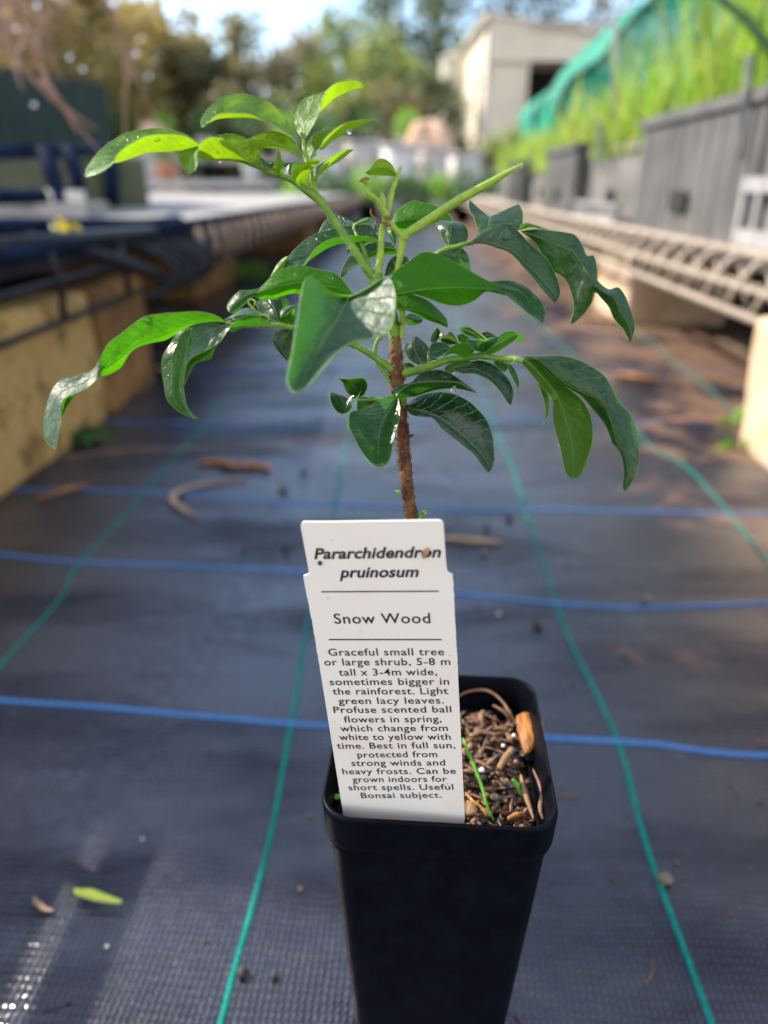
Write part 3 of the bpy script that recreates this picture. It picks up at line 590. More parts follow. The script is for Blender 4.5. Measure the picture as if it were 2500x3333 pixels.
dryleaf([(75, 1942), (80, 1956), (95, 1968), (115, 1972)], .0009, M['dryleaf2'], 'tiny pink curled leaf shred at the lower left', .001, .001)
o = dryleaf([(162, 1932), (185, 1942), (215, 1950), (264, 1958)], .0017, M['limetwig'], 'yellow green piece of broken stem at the lower left', .001, .002); o.name = 'stem_piece'; o['category'] = 'stem piece'; del o['group']
for i, (x, y, r, mt, lb) in enumerate([(1435, 1906, 3.0, 'pebble', 'round grey brown pebble lying on the right teal thread'), (525, 2106, 2.2, 'pebbledark', 'black seed beside the left teal thread near the bottom'), (592, 2112, 1.6, 'pebbledark', 'smaller black seed right of the thread near the bottom'),
    (232, 2046, .8, 'perlite', 'white grit grain at the lower left'), (1160, 1354, 3.6, 'pebbledark', 'dark pebble behind the right side of the pot'), (1100, 1120, 3.2, 'pebbledark', 'dark pebble above the peach leaf, near the right thread'), (1052, 1142, 2.6, 'pebbledark', 'small dark pebble just above the peach leaf'),
    (617, 1186, 3.0, 'pebbledark', 'dark pebble left of the label top'), (526, 1191, 2.0, 'pebbledark', 'small dark pebble left of the label, nearer the leaf'), (1078, 1326, 1.0, 'perlite', 'white grit grain between the label and the right thread'), (612, 1062, 3.5, 'pebbledark', 'distant dark pebble left of the stem'),
    (655, 1024, 3.5, 'pebbledark', 'distant dark pebble nearer the stem'), (1395, 1300, 3.2, 'pebble', 'brown pebble on the second blue thread at the right'), (308, 1812, .6, 'perlite', 'tiny pale grit grain on the left mat'), (650, 1925, 1.2, 'pebble', 'tiny brown grit grain just left of the pot'), (1045, 1198, 2.6, 'pebble', 'brown grit grain below the peach leaf')]):
    p = G(x, y); rr = r*.001; mb = MB(); q = Matrix.Rotation(i*1.3, 3, 'Z') @ Matrix.Rotation(.4*i, 3, 'X'); mb.ball((0, 0, 0), rr, 8, 0, (1, .82, .78), q)
    mb.v = [tuple(Vector(v)*(1+.12*noise.noise(Vector(v)*400+Vector((i, 0, 0))))) for v in mb.v]
    o = mb.build('pebble', M[mt]); o.location = (p.x, p.y, rr*.75+mat_h(p.x, p.y)); tag(o, lb, 'pebble')
# ------------------------------------------------------------------ left bench
RT = Matrix.Rotation(-TH, 3, 'Z')
def pbox(mb, x0, x1, y0, y1, z0, z1, mi=0): mb.box(pw((x0+x1)/2, (y0+y1)/2, (z0+z1)/2), (x1-x0, y1-y0, z1-z0), RT, mi)
def block(name, x0, x1, y0, y1, z1, mt, label, wob=.006, cat='stone block'):
    bm = bmesh.new(); bmesh.ops.create_cube(bm, size=1)
    for v in bm.verts: v.co = Vector(((x1-x0)*v.co.x, (y1-y0)*v.co.y, z1*(v.co.z+.5)))
    bmesh.ops.bevel(bm, geom=bm.edges[:], offset=.010, segments=3, affect='EDGES', profile=.6)
    bmesh.ops.subdivide_edges(bm, edges=[e for e in bm.edges if e.calc_length() > .03], cuts=7, use_grid_fill=True)
    for v in bm.verts: v.co += Vector((noise.noise(v.co*14+Vector((x0, y0, 0)))*wob, noise.noise(v.co*14+Vector((5, y0, 0)))*wob, noise.noise(v.co*16)*wob*.6*(1 if v.co.z > .02 else 0)))
    me = bpy.data.meshes.new(name); bm.to_mesh(me); bm.free(); me.materials.append(mt); me.polygons.foreach_set('use_smooth', [True]*len(me.polygons))
    o = bpy.data.objects.new(name, me); SC.collection.objects.link(o); o.location = pw((x0+x1)/2, (y0+y1)/2, -.004); o.rotation_euler = (0, 0, -TH); tag(o, label, cat, 'blocks carrying the benches'); return o
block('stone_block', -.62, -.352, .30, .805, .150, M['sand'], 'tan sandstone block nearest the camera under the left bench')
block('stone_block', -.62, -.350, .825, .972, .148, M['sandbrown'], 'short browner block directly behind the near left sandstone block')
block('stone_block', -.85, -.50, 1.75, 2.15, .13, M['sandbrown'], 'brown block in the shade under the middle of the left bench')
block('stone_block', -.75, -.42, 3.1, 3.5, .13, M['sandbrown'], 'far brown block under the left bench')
LBN = empty('plant_bench', pw(-.9, 1.2, .19), 'low nursery bench on the left with dark mesh edge and grey gravel top', 'plant bench')
mb = MB(); pbox(mb, -2.4, -.365, .2, 6.2, .172, .188); mb.build('bench_deck', M['darksteel'], LBN, False)
mb = MB(); n = 60; vs = []
for j in range(n+1):
    for i in range(31):
        p = pw(-2.35+1.95*i/30, 1.42+4.7*j/n); vs.append((p.x, p.y, .192+.003*noise.noise(Vector((p.x*9, p.y*9, 0)))))
mb.add(vs, [(j*31+i, j*31+i+1, j*31+i+32, j*31+i+31) for j in range(n) for i in range(30)]); mb.build('gravel_bed', M['greybed'], LBN)
mb = MB(); mb.tube([pw(-.352, .2, .194), pw(-.352, 6.2, .194)], .007, 8); mb.build('bench_rail', M['bluesteel'], LBN)
mb = MB()
for y in [.3, .42, .54, .72, .90]+[1.2+.085*i for i in range(58)]:
    mb.tube([pw(-.346, y, .192), pw(-.342, y+.002, .16), pw(-.346, y+.006, .126)], .0026 if y > 1 else .004, 6)
    if y > 1: mb.tube([pw(-.347, y+.042, .19), pw(-.340, y+.046, .16), pw(-.345, y+.050, .128)], .0055, 6, mi=1)
for z in (.165, .127): mb.tube([pw(-.344, .25, z), pw(-.344, .95, z)], .003, 6); mb.tube([pw(-.344, 1.2, z), pw(-.344, 6.2, z)], .003, 6)
mb.build('mesh_edge', [M['darksteel'], M['meshshade']], LBN)
mb = MB()
for i in range(7):                                                   # bent wires at the broken end of the edge mesh
    y = .96+.035*i; a = rnd.uniform(.02, .06)
    mb.tube([Vector(v) for v in cr([tuple(pw(-.40+.01*i, y, .19)), tuple(pw(-.35, y+.02, .178)), tuple(pw(-.32+a*.3, y+.03, .15)), tuple(pw(-.325, y+.02, .122)), tuple(pw(-.345, y, .115+.01*(i % 2)))], 5)], .0045, 6)
mb.tube([pw(-.42, .82, .19), pw(-.36, .93, .165), pw(-.335, 1.0, .135), pw(-.32, 1.1, .12)], .006, 6)
mb.tube([pw(-.36, .95, .185), pw(-.33, 1.05, .16), pw(-.32, 1.16, .125)], .005, 6)
mb.build('bent_wire', M['darksteel'], LBN)
# trolley frame on the bench
TF = empty('steel_frame', pw(-.55, 1.3, .19), 'dark blue steel frame with two posts standing on the left bench', 'steel frame')
def tubeobj(name, pts, r, mt, par, n=8): mb = MB(); mb.tube(pts, r, n); return mb.build(name, M[mt], par)
def atY(x, y, Y, crop='T'):
    r = ray(crop, x, y); return CAM+r*(Y/r.y)
tubeobj('post', [atY(98, 318, 1.25), atY(140, 478, 1.22)], .014, 'bluesteel', TF)
tubeobj('post', [atY(150, 318, 1.3), atY(185, 470, 1.27)], .013, 'bluesteel', TF)
tubeobj('post', [atY(238, 330, 2.05), atY(243, 442, 2.0)], .020, 'bluesteel', TF)
tubeobj('rail', [atY(-200, 335, 1.2), atY(100, 326, 1.25), atY(265, 322, 2.0)], .012, 'bluesteel', TF)
tubeobj('lower_rail', [atY(-150, 425, 1.0), atY(95, 424, 1.18)], .011, 'bluesteel', TF)
tubeobj('lower_rail', [atY(-150, 492, .85), atY(60, 490, .95), atY(300, 488, 1.15), atY(390, 482, 1.22)], .011, 'bluesteel', TF)
tubeobj('lower_rail', [atY(-100, 540, .62), atY(120, 520, .76), atY(330, 500, 1.05)], .008, 'darksteel', TF)
tubeobj('cross_bar', [atY(60, 512, .8), atY(200, 545, .83), atY(330, 590, .93)], .006, 'darksteel', TF)
mb = MB(); c0 = atY(40, 458, 1.15); mb.box(c0+Vector((-.12, .06, 0)), (.42, .14, .022), Matrix.Rotation(R(6), 3, 'Z')); o = mb.build('slab', M['paleslab'], smooth=False); tag(o, 'pale grey flat slab lying on the left bench beside the posts', 'slab')
mb = MB(); a = atY(85, 428, 1.22); mb.tube([a, a+Vector((.06, .03, -.002))], .013, 12); o = mb.build('pipe_piece', M['cream']); tag(o, 'short pale pipe end beside the first blue post', 'pipe')
# dark green shade box
BX = empty('shade_box', pw(-1.2, 2.0, .2), 'tall dark green shade cloth box standing on the left bench', 'shade cloth box')
P0 = atY(262, 440, 2.3); P1 = atY(-260, 470, 1.55); P0.z = P1.z = .195
def wallstrip(a, b, z0, z1a, z1b, amp, mt, name, nseg=60):
    mb = MB(); d = (b-a); nr = Vector((-d.y, d.x, 0)).normalized(); vs = []
    for j in range(2*9):
        pass
    for i in range(nseg+1):
        u = i/nseg; f = amp*(math.sin(u*31)+.6*math.sin(u*67+1)+.5*math.sin(u*13))
        for j in range(9):
            w = j/8; zt = z1a+(z1b-z1a)*u+.004*math.sin(u*23); q = a+d*u+nr*f*(1-.6*w); vs.append((q.x, q.y, z0+(zt-z0)*w))
    fs = [(i*9+j, (i+1)*9+j, (i+1)*9+j+1, i*9+j+1) for i in range(nseg) for j in range(8)]
    n = len(vs); vs2 = [tuple(Vector(v)+nr*.003) for v in vs]; mb.add(vs+vs2, fs+[tuple(n+k for k in reversed(f)) for f in fs]); return mb.build(name, mt, BX)
back = Vector((-.35, .9, 0)); ZT = .25+.262
wallstrip(P1, P0, .19, ZT-.02, ZT-.01, .006, M['shadecloth'], 'front_panel')
wallstrip(P0, P0+back, .19, ZT-.01, ZT-.01, .006, M['shadecloth'], 'side_panel', 30)
mb = MB(); q = [P1, P0, P0+back, P1+back]; mb.add([Vector((p.x, p.y, ZT-.01)) for p in q]+[Vector((p.x, p.y, ZT-.016)) for p in q], [(0, 1, 2, 3), (7, 6, 5, 4), (0, 4, 5, 1), (1, 5, 6, 2), (2, 6, 7, 3), (3, 7, 4, 0)]); mb.build('top_panel', M['shadecloth'], BX, False)
for (px, ya, yb, Yv) in [(60, 335, 430, 1.75), (200, 350, 440, 2.1)]:
    mb = MB(); a = atY(px, (ya+yb)/2, Yv); mb.box(a+Vector((0, -.03, 0)), (.30, .01, .12), Matrix.Rotation(R(30), 3, 'Z')); mb.build('mesh_panel', M['olivepanel'], BX, False)
# weeds at the foot of the left blocks and beyond
def weed(x, y, r, cnt, label, mt='weed', name='weed', h=.05, leafs=.012):
    p = G(x, y); mb = MB()
    for i in range(cnt):
        a = rnd.uniform(0, 6.28); rr = r*math.sqrt(rnd.random()); c = Vector((rr*math.cos(a), rr*math.sin(a), rnd.uniform(.2, 1)*h*(1-.5*rr/r)))
        d = Vector((rnd.gauss(0, 1), rnd.gauss(0, 1), rnd.gauss(0, .6))).normalized(); s = d.orthogonal().normalized(); l = leafs*rnd.uniform(.6, 1.4)
        mb.add([c, c+d*l*.5+s*l*.3, c+d*l, c+d*l*.5-s*l*.3], [(0, 1, 2, 3)])
        if i % 5 == 0: mb.tube([Vector((rr*.3*math.cos(a), rr*.3*math.sin(a), 0)), c], .0008, 4)
    o = mb.build(name, M[mt]); o.location = p; tag(o, label, 'weed'); return o
weed(195, 955, .022, 120, 'small dark green weed at the foot of the near left block', 'weeddark', h=.022, leafs=.008)
weed(510, 600, .06, 90, 'bright yellow green weed under the left bench', 'weed', h=.05, leafs=.022)
weed(560, 598, .04, 40, 'smaller light green weed right of the bright one under the left bench', 'weed', h=.045, leafs=.02)
weed(1600, 912, .010, 10, 'grass tuft growing at the foot of the near right block', 'weed', h=.03, leafs=.02)
weed(1590, 975, .02, 8, 'flat green blades in front of the near right block', 'weed', h=.008, leafs=.02)
weed(150, 500, .018, 12, 'yellowing green leaves poking through the left bench', 'weedyellow', h=.015, leafs=.014)
bpy.data.objects['weed.005'].location = atY(140, 500, .95)
# ------------------------------------------------------------------ right bench
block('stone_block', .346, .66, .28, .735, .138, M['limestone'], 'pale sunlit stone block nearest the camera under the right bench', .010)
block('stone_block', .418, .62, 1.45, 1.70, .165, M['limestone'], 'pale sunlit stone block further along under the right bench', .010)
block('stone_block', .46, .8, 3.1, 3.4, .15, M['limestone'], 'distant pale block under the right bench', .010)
RB = empty('plant_bench', pw(.9, 1.2, .18), 'low nursery bench on the right with tan wire mesh edge, carrying crates of grass', 'plant bench')
mb = MB(); pbox(mb, .40, 2.2, .2, 6.5, .160, .176); mb.build('bench_deck', M['tanmesh'], RB, False)
mb = MB()
for i in range(66):
    y = .34+.068*i
    mb.tube([pw(.385, y, .180), pw(.370, y+.006, .172), pw(.362, y+.025, .145), pw(.366, y+.055, .118)], .0036, 6)
for z, x, r in ((.180, .380, .006), (.148, .362, .004), (.120, .365, .0055)): mb.tube([pw(x, .2, z), pw(x, 6.5, z)], r, 6)
mb.build('mesh_edge', M['tanmesh'], RB)
mb = MB()
for i in range(60):
    y = .34+.075*i; mb.tube([pw(.40, y+.07, .172), pw(.39, y, .12)], .003, 5)
mb.tube([pw(.41, .2, .140), pw(.41, 6.5, .140)], .0045, 6); mb.build('brace_wire', M['tanmesh'], RB)
# crates
CH_ = .178
def crate(y0, y1, x0, h, label, shade):
    c = empty('plant_crate', pw(x0+.17, (y0+y1)/2, .177), label, 'plant crate', 'plastic crates of grass on the right bench')
    x1 = x0+.36; z0 = .177; th = .006; mb = MB(); e = .0015
    pbox(mb, x0, x0+th, y0, y1, z0, z0+h); pbox(mb, x1-th, x1, y0, y1, z0, z0+h); pbox(mb, x0+th, x1-th, y0, y0+th, z0, z0+h); pbox(mb, x0+th, x1-th, y1-th, y1, z0, z0+h)
    k = 0; yy = y0+.02
    while yy < y1-.02:
        pbox(mb, x0-.0015, x0, yy, yy+.004, z0+.006, z0+h-.012); yy += .062 if k % 2 else .045; k += 1
    xx = x0+.02
    while xx < x1-.02: pbox(mb, xx, xx+.005, y0-.005, y0, z0+.006, z0+h-.012); xx += .03
    mb.build('crate_wall', shade, c, False)
    mb = MB(); pbox(mb, x0-.008, x0-e, y0-.008, y1+.008, z0+h-.012, z0+h+.003); pbox(mb, x0-e, x1, y0-.008, y0-e, z0+h-.012, z0+h+.003); mb.build('crate_rim', shade, c, False)
    mb = MB(); pbox(mb, x0+th, x1-th, y0+th, y1-th, z0+h-.03, z0+h-.02); mb.build('crate_soil', M['mixdark'], c, False)
    ym = (y0+y1)/2; mb = MB(); pbox(mb, x0-.0075, x0-.0055, ym-.035, ym+.035, z0+.035, z0+.065); mb.build('hand_hole', M['holeblack'], c, False)
    return c
for k, (y0, y1, h) in enumerate([(.42, .96, .186), (.99, 1.50, .178), (1.56, 2.0, .150), (2.05, 2.48, .168), (2.56, 2.98, .138), (3.06, 3.48, .155), (3.6, 4.05, .140)]):
    crate(y0, y1, [.418, .425, .45, .42, .455, .43, .45][k], h, ['grey crate at the right edge of the photo, nearest the camera', 'long grey crate behind the nearest one, with a dark hand hole', 'third grey crate along the right bench', 'fourth grey crate along the right bench', 'fifth crate along the right bench, already small', 'sixth crate along the right bench, very small', 'farthest crate at the end of the row on the right bench'][k], [M['crate'], M['crate'], M['cratelight'], M['crate'], M['cratelight'], M['darkcrate'], M['cratelight']][k])
def tray(y0, y1, x0, z0, h, label):
    t_ = empty('slotted_tray', pw(x0, (y0+y1)/2, z0), label, 'plastic tray'); mb = MB()
    pbox(mb, x0, x0+.010, y0, y1, z0, z0+h*.24); pbox(mb, x0, x0+.010, y0, y1, z0+h*.78, z0+h)
    n = max(2, int((y1-y0)/.045))
    for i in range(n+1): yy = y0+(y1-y0-.01)*i/n; pbox(mb, x0+.001, x0+.009, yy, yy+.010, z0+h*.24, z0+h*.78)
    mb.build('tray_side', M['traygrey'], t_, False); mb = MB(); pbox(mb, x0+.0005, x0+.03, y0+.001, y1-.001, z0-.006, z0-.001); mb.build('tray_base', M['traygrey'], t_, False)
tray(.60, .965, .398, .184, .075, 'pale grey slotted tray in front of the nearest crate')
tray(1.56, 1.95, .404, .184, .032, 'second pale slotted tray, further along the right bench')
# grass
mb = MB(); gr = random.Random(3)
for k, (y0, y1, h, cnt, hh) in enumerate([(.60, .96, .186, 520, .40), (.99, 1.5, .178, 1100, .38), (1.56, 2.0, .150, 900, .26), (2.05, 2.48, .168, 900, .20), (2.56, 2.98, .138, 900, .18), (3.06, 3.48, .155, 800, .16), (3.6, 4.05, .140, 700, .16)]):
    for _ in range(cnt):
        b0 = pw(gr.uniform(.437, .77), gr.uniform(y0+.01, y1-.01), .177+h-.022); L_ = hh*(.28+.85*gr.random()**2.8); a = gr.uniform(0, 6.28); ln = gr.uniform(.05, .55)*L_; w = gr.uniform(.0013, .0032)*(1+.4*k)
        d = Vector((math.cos(a), math.sin(a), 0)); s = Vector((-d.y, d.x, 0)); 
        if gr.random() < .5: s = Vector((math.cos(a*3), math.sin(a*3), 0))
        pts = []
        for i in range(6):
            u = i/5; p = b0+Vector((0, 0, L_*(u-.28*u*u*(ln/L_*1.6))))+d*ln*u*u; ww = w*(1-u**2.2)+.0002; pts += [p-s*ww, p+s*ww]
        mb.add(pts, [(2*i, 2*i+1, 2*i+3, 2*i+2) for i in range(5)], gr.choice([0, 0, 0, 1, 2]))
o = mb.build('grass', [M['grass'], M['grassyellow'], M['weed']]); tag(o, 'tall bright green backlit grass growing in the crates on the right bench', 'grass', kind='stuff')
mb = MB(); a = [atY(2300/1, 0, 1) for _ in range(1)]
pts = [atY(1500, -60, .92), atY(1560, 0, .9), atY(1610, 40, .88), atY(1659, 100, .86), atY(1720, 200, .84)]
mb.tube(pts, [.001, .004, .005, .005, .003], 6); o = mb.build('grass_leaf', M['weeddark']); tag(o, 'broad dark grass leaf arching across the top right corner', 'grass leaf')
for (x, y, Y, w, h, lb) in [(1616, 163, 1.02, .014, .045, 'bright white plant label in the nearest crate at the right'), (1297, 275, 1.80, .018, .04, 'small white plant label in the third crate'), (1328, 105, 1.85, .014, .13, 'tall grey white plant label among the grass'), (1151, 338, 2.9, .03, .03, 'small white plant label in a far crate')]:
    c = atY(x, y, Y); mb = MB(); rr = Matrix.Rotation(R(-6), 3, 'Y') @ Matrix.Rotation(R(25), 3, 'Z'); bw = w/2
    prof_ = [(-bw, -h*.5), (bw, -h*.5), (bw, h*.44), (bw*.8, h*.5), (-bw*.8, h*.5), (-bw, h*.44)]; n = 6
    mb.add([rr @ Vector((a_, -.0005, b_)) for a_, b_ in prof_]+[rr @ Vector((a_, .0005, b_)) for a_, b_ in prof_]+[rr @ Vector((-bw*.5, 0, -h*.5-.07)), rr @ Vector((bw*.5, 0, -h*.5-.07))], [tuple(range(n)), tuple(range(2*n-1, n-1, -1))]+[((i+1) % n, i, n+i, n+(i+1) % n) for i in range(n)]+[(0, 12, 13, 1), (6, 7, 13, 12)])
    o = mb.build('plant_marker', M['whiteplastic'], smooth=False); o.location = c; tag(o, lb, 'plant label')
# ------------------------------------------------------------------ net tunnel
TN = empty('net_tunnel', pw(1.8, 4.6, 0), 'teal green shade net tunnel behind the crates on the right', 'net tunnel')
mb = MB(); vs = []; prof2 = [(.70, .20), (.69, .40), (.68, .52), (.68, .62), (.72, .70), (.80, .75), (.88, .80), (.95, .90), (1.04, 1.0), (1.16, 1.09), (1.34, 1.17), (1.6, 1.22), (1.9, 1.22), (2.3, 1.1), (2.6, .85), (2.75, .5), (2.8, .2)]
pe = cr(prof2, 3); NA = len(pe)-1; NL = 40
for j in range(NL+1):
    yy = 3.85+1.4*j/NL
    for i, (x, z) in enumerate(pe):
        sag = .03*math.sin(j*.9+i*.3)+.05*noise.noise(Vector((x*3, yy*3, z*3))); vs.append(pw(x+sag, yy, z+.6*sag))
fs = [(j*(NA+1)+i, j*(NA+1)+i+1, (j+1)*(NA+1)+i+1, (j+1)*(NA+1)+i) for j in range(NL) for i in range(NA)]
cc = [pw(1.7, 3.92, .2)]; k0 = len(vs); vs += cc; fs += [(i, k0, i+1) for i in range(NA)]
mb.add(vs, fs); mb.build('net_cover', M['net'], TN)
mb = MB()
for j in range(0, NL+1, 8): mb.tube([vs[j*(NA+1)+i]-Vector((0, 0, .02)) for i in range(NA+1)], .012, 6)
mb.build('hoop', M['darksteel'], TN)
# ------------------------------------------------------------------ shed
SH = empty('garden_shed', (2.6, 14, -.01), 'cream weatherboard shed with a dark open doorway and sloping roof', 'shed')
def boards(mb, a, b, z0, z1a, z1b, pitch=.14):
    d = (b-a); nr = Vector((d.y, -d.x, 0)).normalized(); z = z0; zt = max(z1a, z1b)
    while z < zt:
        ze = min(z+pitch, zt); pa, pb = min(ze, z1a), min(ze, z1b); qa, qb = min(z, z1a), min(z, z1b)
        mb.add([a+nr*.018+Vector((0, 0, qa)), b+nr*.018+Vector((0, 0, qb)), b+nr*.002+Vector((0, 0, pb)), a+nr*.002+Vector((0, 0, pa)), a+Vector((0, 0, qa)), b+Vector((0, 0, qb))], [(0, 1, 2, 3), (4, 5, 1, 0)]); z = ze
X0, X1, Y0, Y1 = 1.54, 3.6, 12.0, 17.5; B0 = -.01
def V3(x, y): return Vector((x, y, 0))
mb = MB(); boards(mb, V3(X0, Y0), V3(2.02, Y0), B0, 1.86, 1.86); boards(mb, V3(3.4, Y0), V3(X1, Y0), B0, 1.86, 1.86); boards(mb, V3(X0, Y1), V3(X0, Y0), B0, 2.6, 2.35); mb.build('wall', M['creamboard'], SH, False)
mb = MB(); boards(mb, V3(X0-.04, Y0-.05), V3(X1, Y0-.05), 1.86, 2.42, 2.12, .14); mb.add([Vector((X0-.04, Y0-.03, 1.86)), Vector((X1, Y0-.03, 1.86)), Vector((X1, Y0+.1, 1.86)), Vector((X0-.04, Y0+.1, 1.86))], [(0, 1, 2, 3)]); mb.build('fascia', M['creamboard'], SH, False)
mb = MB(); mb.add([Vector((X0-.12, Y0-.1, 2.44)), Vector((X1, Y0-.1, 2.14)), Vector((X1, Y1, 2.3)), Vector((X0-.12, Y1, 2.68)), Vector((X0-.12, Y0-.1, 2.40)), Vector((X1, Y0-.1, 2.10)), Vector((X1, Y1, 2.26)), Vector((X0-.12, Y1, 2.64))], [(0, 1, 2, 3), (7, 6, 5, 4), (0, 4, 5, 1), (3, 2, 6, 7), (0, 3, 7, 4)]); mb.build('roof', M['creamboard'], SH, False)
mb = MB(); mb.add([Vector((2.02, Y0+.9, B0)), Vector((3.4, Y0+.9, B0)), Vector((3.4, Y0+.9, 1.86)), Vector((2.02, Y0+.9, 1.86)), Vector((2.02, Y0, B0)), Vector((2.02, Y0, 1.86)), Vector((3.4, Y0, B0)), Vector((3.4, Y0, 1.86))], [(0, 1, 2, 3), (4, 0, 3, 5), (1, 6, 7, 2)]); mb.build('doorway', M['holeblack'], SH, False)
mb = MB(); mb.box((2.9, Y0-.10, 2.30), (1.6, .06, .06)); mb.tube([Vector((X0-.05, Y0-.03, 2.35)), Vector((X0-.05, Y0-.03, 0))], .03, 8); mb.build('gutter', M['paleslab'], SH, False)
mb = MB(); mb.box((2.045, Y0-.02, .92), (.05, .06, 1.86)); mb.box((3.375, Y0-.02, .92), (.05, .06, 1.86)); mb.build('door_frame', M['creamboard'], SH, False)
AN = empty('water_tank', (1.2, 15.5, 0), 'cream corrugated water tank standing left of the shed', 'water tank')
mb = MB(); rings = 40
ringpts = [[Vector((1.12+(.20+.008*math.sin(i*2.4))*math.cos(2*math.pi*k/28), 13.6+(.20+.008*math.sin(i*2.4))*math.sin(2*math.pi*k/28), 2.1*i/rings)) for k in range(28)] for i in range(rings+1)]
mb.add([v for r in ringpts for v in r], [(i*28+k, i*28+(k+1) % 28, (i+1)*28+(k+1) % 28, (i+1)*28+k) for i in range(rings) for k in range(28)]); mb.build('tank_wall', M['creamboard'], AN)
mb = MB(); mb.tube([Vector((1.12, 13.6, 2.1)), Vector((1.12, 13.6, 2.13)), Vector((1.12, 13.6, 2.2))], [.225, .225, .03], 28); mb.build('tank_lid', M['creamboard'], AN)
# ------------------------------------------------------------------ mounds, far benches and pots
def mound(c, rx, ry, h, mt, label):
    mb = MB(); vs = []; A_, B_ = 30, 14
    for j in range(B_+1):
        for i in range(A_):
            a = 2*math.pi*i/A_; rr = j/B_; q = Vector((rx*rr*math.cos(a), ry*rr*math.sin(a), 0)); f = 1+.25*noise.noise(Vector((math.cos(a)*2+c[0], math.sin(a)*2, rr)))
            vs.append((q.x*f, q.y*f, h*(1-rr**3)+.08*h*noise.noise(Vector((q.x*5, q.y*5, c[0])))))
    mb.add(vs, [(j*A_+i, j*A_+(i+1) % A_, (j+1)*A_+(i+1) % A_, (j+1)*A_+i) for j in range(B_) for i in range(A_)]); o = mb.build('mulch_mound', mt); o.location = c; tag(o, label, 'mulch mound')
mound((.52, 8.9, -.01), .42, .6, .92, M['mulch'], 'peach coloured sunlit mulch mound beside the shed')
mound((-2.50, 8.8, -.01), .30, .5, .88, M['mulch'], 'peach coloured sunlit mulch mound on the left, behind the shade box')
def fbench(x0, x1, y, z, mt, label):
    b = empty('far_bench', ((x0+x1)/2, y, 0), label, 'nursery bench', 'far benches'); mb = MB(); mb.box(((x0+x1)/2, y, z), (x1-x0, .5, .05)); mb.build('bench_top', mt, b, False)
    for xx in (x0+.1, x1-.1):
        for yy in (y-.2, y+.2): mb = MB(); mb.box((xx, yy, (z-.026)/2), (.05, .05, z-.026)); mb.build('leg', M['darksteel'], b, False)
fbench(-3.2, -.9, 6.6, .26, M['whiteplastic'], 'long white topped bench far down on the left')
fbench(-.7, .75, 7.6, .30, M['paleslab'], 'grey bench at the far end of the path')
fbench(-3.0, .6, 9.0, .50, M['paleslab'], 'raised pale bench in front of the trees')
def farpot(loc, r, h, pm_, plant, label, seed):
    rs = random.Random(seed); p = empty('potted_plant', loc, label, 'potted plant', 'potted plants at the far end'); c = Vector(loc); mb = MB()
    mb.tube([c, c+Vector((0, 0, h*.9)), c+Vector((0, 0, h))], [r*.75, r, r*1.08], 12); mb.build('pot', pm_, p)
    mb = MB(); 
    for i in range(150):
        d = Vector((rs.gauss(0, 1), rs.gauss(0, 1), rs.gauss(0, 1))).normalized(); q = c+Vector((0, 0, h+r*1.1*plant))+Vector((d.x*r*1.3*plant, d.y*r*1.3*plant, d.z*r*1.3*plant))*rs.random()**.4
        e = Vector((rs.gauss(0, 1), rs.gauss(0, 1), rs.gauss(0, 1))).normalized(); s = e.orthogonal().normalized(); l = r*.5*plant
        mb.add([q, q+e*l*.5+s*l*.3, q+e*l, q+e*l*.5-s*l*.3], [(0, 1, 2, 3)])
    mb.build('foliage', M['weeddark'] if seed % 3 else M['weed'], p)
k = 0
words = ['dark pot with a bushy green plant', 'pale pot with a small plant', 'black pot with a leafy plant']
wh = ['at the far end of the path']
for i in range(9):
    x = -.62+.17*i; farpot((x, 5.6+.05*(i % 3), 0), .075, .13, M['potblack'] if i % 2 else M['whiteplastic'], 1.1+.3*(i % 2), '%s, number %s from the left in the row across the path' % (['pale pot', 'black leafy pot'][i % 2], ['one', 'two', 'three', 'four', 'five', 'six', 'seven', 'eight', 'nine'][i]), i)
for i in range(8):
    x = -2.9+.45*i; farpot((x, 9.0, .527), .12, .2, M['potblack'] if i % 3 == 0 else M['whiteplastic'], 1.0, '%s on the raised pale bench, number %s from the left' % (['black pot', 'white pot', 'white pot'][i % 3], ['one', 'two', 'three', 'four', 'five', 'six', 'seven', 'eight'][i]), 20+i)
for i in range(6):
    x = -2.9+.36*i; farpot((x, 6.6, .287), .08, .12, M['terracotta'] if i == 3 else (M['whiteplastic'] if i % 2 else M['potblack']), .8, '%s on the white topped bench, number %s from the left' % (['black pot', 'white pot', 'black pot', 'terracotta pot', 'black pot', 'white pot'][i], ['one', 'two', 'three', 'four', 'five', 'six'][i]), 40+i)
for i, (px, py, Y, w, lb) in enumerate([(705, 318, 7.9, .34, 'leftmost pale bin left of the shed'), (782, 305, 8.1, .36, 'second pale bin, below the bright green tree'), (862, 312, 7.8, .36, 'pale bin under the left side of the peach mound'), (935, 318, 8.0, .30, 'pale bin under the right side of the peach mound'), (1010, 330, 8.2, .40, 'pale bin right at the foot of the shed side wall'), (300, 330, 7.0, .3, 'pale bin just right of the shade box')]):
    p = atY(px, py, Y); b_ = empty('pale_bin', (p.x, Y, 0), lb, 'bin', 'pale bins at the far end'); h = p.z; mb = MB(); mb.tube([Vector((p.x, Y, 0)), Vector((p.x, Y, h*.5)), Vector((p.x, Y, h*.96))], [w*.42, w*.47, w*.5], 14); mb.build('bin_body', M['paleslab' if i % 2 else 'whiteplastic'], b_)
    mb = MB(); mb.tube([Vector((p.x, Y, h*.955)), Vector((p.x, Y, h))], [w*.54, w*.54], 14); mb.build('bin_rim', M['whiteplastic'], b_)
